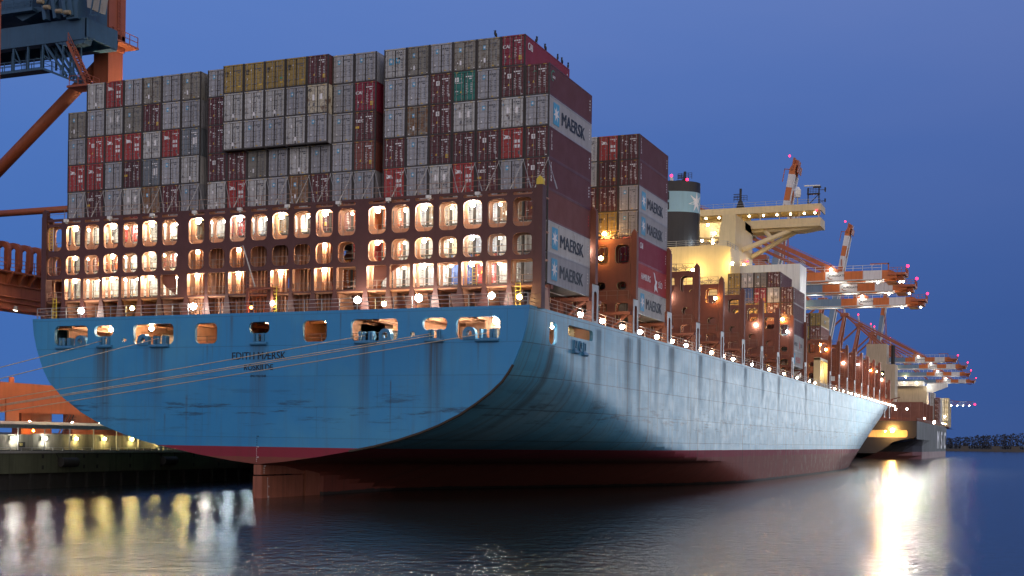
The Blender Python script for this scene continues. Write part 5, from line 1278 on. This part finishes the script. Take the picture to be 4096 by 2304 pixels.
for s in (-1, 1):
    vs = [(-4 + s * msc_hb(y, z), y, z) for y in ys for z in zs]; n = len(zs)
    for i in range(len(ys) - 1):
        for j in range(n - 1):
            mb.add([vs[i * n + j], vs[(i + 1) * n + j], vs[(i + 1) * n + j + 1], vs[i * n + j + 1]], [(0, 1, 2, 3)], 1 if zs[j + 1] <= 3.25 else 0)
out = [(-4 + msc_hb(0, z), z) for z in (2.5, 4, 6, 7.9, 10, 17.2)] + [(-4 - msc_hb(0, z), z) for z in (17.2, 10, 7.9, 6, 4, 2.5)]
mb.plate(out, [rrect(-2, 16, 9.8, 13.0, .8, 3)], 0, .4, 'y', 0, 0)
mb.quad((-28, .5, 17.1), (20, .5, 17.1), (20, 270, 17.1), (-28, 270, 17.1), 0); mb.quad((-20, 8, 9), (18, 8, 9), (18, 8, 16), (-20, 8, 16), 2); mb.quad((-20, .5, 9.6), (18, .5, 9.6), (18, 8, 9.6), (-20, 8, 9.6), 2)
hl = mb.build('hull', [M_MSC, M_MRED, M_BEI], ms, recalc=False)
mb = MB()
for ch, y, w in (('M', 124, 1.6), ('S', 152.5, 2.0), ('C', 176.5, 1.9)): mb.text(ch, 13.3, (20.12, y, 4.9), (0, 1, 0), (0, 0, 1), 0, .5, w)
mb.build('side_lettering', [M_MARKW], ms)
lamp('stern_floodlight', ms, (9.6, -1.2, 12.8), AMBER, 900, .75, 2); lamp('stern_lamp', ms, (-2.5, 2, 12.5), WARM, 150, .35); lamp('stern_lamp', ms, (6, 4, 12.5), AMBER, 200, .35)
lamp('deck_lamp', ms, (19.6, 108, 18.5), WHITE, 160, .6, 2)
for x, y, z in ((-6, 10, 22), (2, 14, 21), (10, 8, 22.5), (-12, 12, 20), (14, 18, 23)): lamp('deck_lamp', ms, (x, y, z), WHITE if x > 0 else WARM, 90, .5)
mb = MB()
mb.box(-24, 8.4, 203, 218, 17, 41.8); mb.box(-20, 6.5, 200, 215, 41.8, 44.6, 1); mb.prism([(8.4, 43.4), (20, 43.4), (20, 41.4), (11.5, 38.2), (8.4, 38.2)], 204, 208, 'y', 1)
ab = mb.build('accommodation_block', [M_BEI, M_WHITE], ms)
mb = MB(); rail(mb, [(14, 204, 43.4), (20, 204, 43.4)], 1.6, 1.5, 2, .1); mb.build('wing_rail', M_WHITE, ab)
for x in (-12, -4, 3): lamp('wheelhouse_lamp', ab, (x, 197, 43.5), WARM, 90, .45)
lamp('wing_lamp', ab, (9.5, 201, 41.5), WHITE, 90, .45)
mb = MB(); mb.box(-16, -.8, 112, 126, 17, 49.5); mb.box(-16, -5.5, 113, 125, 49.5, 60.5)
cb = mb.build('engine_casing', M_BEI, ms)
mb = MB(); mb.box(-10.4, -6.4, 111.7, 112, 42.5, 46.0)
for k in range(4): mb.box(-10.4, -6.4, 111.55, 111.75, 42.8 + .8 * k, 43.2 + .8 * k)
mb.build('louvre_panel', M_DARK, cb)
MB().cyl((-2.6, 118), 1.0, 49.5, 60, 10).build('funnel', M_BLACK, ms)
mb = MB()
for k in range(15):
    mb.box(-26 + 3.2 * k, -25.7 + 3.2 * k, 6 + (k % 3) * 8, 6.4 + (k % 3) * 8, 17, 24.5 + (k % 4))
for z in (19.5, 22, 24.5): mb.box(-27, 19, 6, 6.3, z, z + .25)
mb.bar((-12, 5, 25), (0, 5, 17.5), 1.2, .8); mb.bar((8, 7, 17.2), (8, 7, 27), .5, .5); mb.bar((8, 7, 27), (12, 7, 28), .4, .4)
for y in (40, 60, 80, 100, 230): mb.box(-27, 19.5, y, y + .8, 17, 27)
rail(mb, [(-28, .3, 17.2), (19.8, .3, 17.2), (19.9, 230, 17.2)], 1.3, 4, 3, .08)
mb.build('deck_gear', M_OX, ms)
for k in range(8): lamp('deck_lamp', ms, (18.5, 60 + 22 * k, 19.5), YEL if k % 2 else WHITE, 60, .4)
for j, (c, y, n, s) in enumerate(((18.5, 140, 5, 'BS'), (18.5, 153, 5, 'GP'), (18.5, 222, 6, 'I1'), (16, 222, 6, 'GP'), (13.4, 222, 6, 'Y1'), (18.5, 235, 5, 'Y1'), (15.9, 140, 6, 'GP'))):
    for t in range(n):
        container(s, c, 487 + y, 17.9 + t * HT, '%s container, %s from bottom, %s stack, dark ship' % (STY[s][2], ORD[t], ('first outboard', 'second outboard', 'brightly lit outboard', 'brightly lit second', 'brightly lit third', 'forward outboard', 'first inboard')[j]), 'containers aboard the dark ship', rods=False)
lamp('cargo_lamp', ms, (13, 216, 33), WARM, 300, .5); lamp('cargo_lamp', ms, (18, 216, 24), WARM, 200, .5)

# ================================================================== far tower crane, birds
tcn = tag(empty('tower_crane', (-20, 900, 0)), 'distant lattice crane jib with a red lamp, right of the dark ship', 'crane')
mb = MB()
n = 26
for k in range(n):
    a, b = -18 + k * 2.4, -18 + (k + 1) * 2.4
    z0, z1 = 37.0, 39.4
    mb.bar((a + 0, 0, z0), (b, 0, z0), .3, .3, k % 4 // 2); mb.bar((a + 1.2, 0, z1), (b + 1.2, 0, z1), .3, .3, k % 4 // 2); mb.bar((a, 0, z0), (a + 1.2, 0, z1), .22, .22, k % 4 // 2); mb.bar((a + 1.2, 0, z1), (b, 0, z0), .22, .22, k % 4 // 2)
jb = mb.build('jib', [M_CRED, M_CWHT], tcn)
mb = MB(); mb.box(-20, -18, -1, 1, 0, 50); mb.build('tower', M_CRED, tcn)
mb = MB(); mb.bar((-19, 0, 50), (36, 0, 39.5), .25, .25); mb.build('tie_bar', M_CRED, tcn)
lamp('warning_lamp', jb, (46.5, 0, 37.6), RED, 9, 0.78)
for x in (30, 34.2, 38.4, 42.6): lamp('jib_lamp', jb, (x, 0, 36.6), WHITE, 120, .35)
M_BIRD = paint('crow_feathers', (0.012, 0.012, 0.014), .6, .2, streak=0)
def bird(p, yaw, label, s=.34):
    bm = bmesh.new()
    bmesh.ops.create_uvsphere(bm, u_segments=12, v_segments=8, radius=1)
    for v in bm.verts:
        x, y, z = v.co
        v.co = Vector((x * .42, y * 1.0, z * .48))
        if y < -.3: v.co.x *= max(.15, 1 + (y + .3) * 1.3); v.co.z = v.co.z * max(.2, 1 + (y + .3) * 1.1) - (-.3 - y) * .25
        v.co.z += .35 * v.co.y
    h = bmesh.ops.create_uvsphere(bm, u_segments=10, v_segments=6, radius=.36)['verts']
    bmesh.ops.translate(bm, verts=h, vec=(0, .78, .72))
    bk = bmesh.ops.create_cone(bm, cap_ends=True, segments=6, radius1=.13, radius2=.01, depth=.5)['verts']
    bmesh.ops.rotate(bm, verts=bk, cent=(0, 0, 0), matrix=Matrix.Rotation(-PI / 2, 3, 'X')); bmesh.ops.translate(bm, verts=bk, vec=(0, 1.3, .68))
    for sx in (-.14, .14):
        lg = bmesh.ops.create_cone(bm, cap_ends=True, segments=5, radius1=.05, radius2=.05, depth=.5)['verts']; bmesh.ops.translate(bm, verts=lg, vec=(sx, .1, -.62))
    bmesh.ops.scale(bm, verts=bm.verts, vec=(s * .75, s * .75, s))
    me = bpy.data.meshes.new('crow'); bm.to_mesh(me); bm.free(); me.materials.append(M_BIRD)
    me.polygons.foreach_set('use_smooth', [True] * len(me.polygons))
    o = put('crow', me, None, (p[0], p[1], p[2] + .87 * s)); o.rotation_euler = (math.radians(28), 0, yaw)
    return tag(o, label, 'bird', 'crows on the top container')
TOPZ = ZB + 7 * HT + CH
for x, y, yaw, lb_ in ((xcol(19) + .62, .2, 2.2, 'crow perched left of the crimson container, alone on grey'), (xcol(20) + 1.1, 3.1, -.6, 'crow nearest the corner on the crimson container edge'), (xcol(20) + 1.1, 5.6, 2.6, 'second crow along the crimson container edge'),
                      (xcol(20) + 1.1, 9.0, .4, 'third crow along the crimson container edge'), (xcol(20) + 1.1, 10.3, 2.9, 'small low crow near the far end of the crimson container'), (xcol(20) + 1.1, 12.05, .2, 'last crow upright on the far corner of the crimson container')):
    bird((x, y, TOPZ), yaw, lb_)
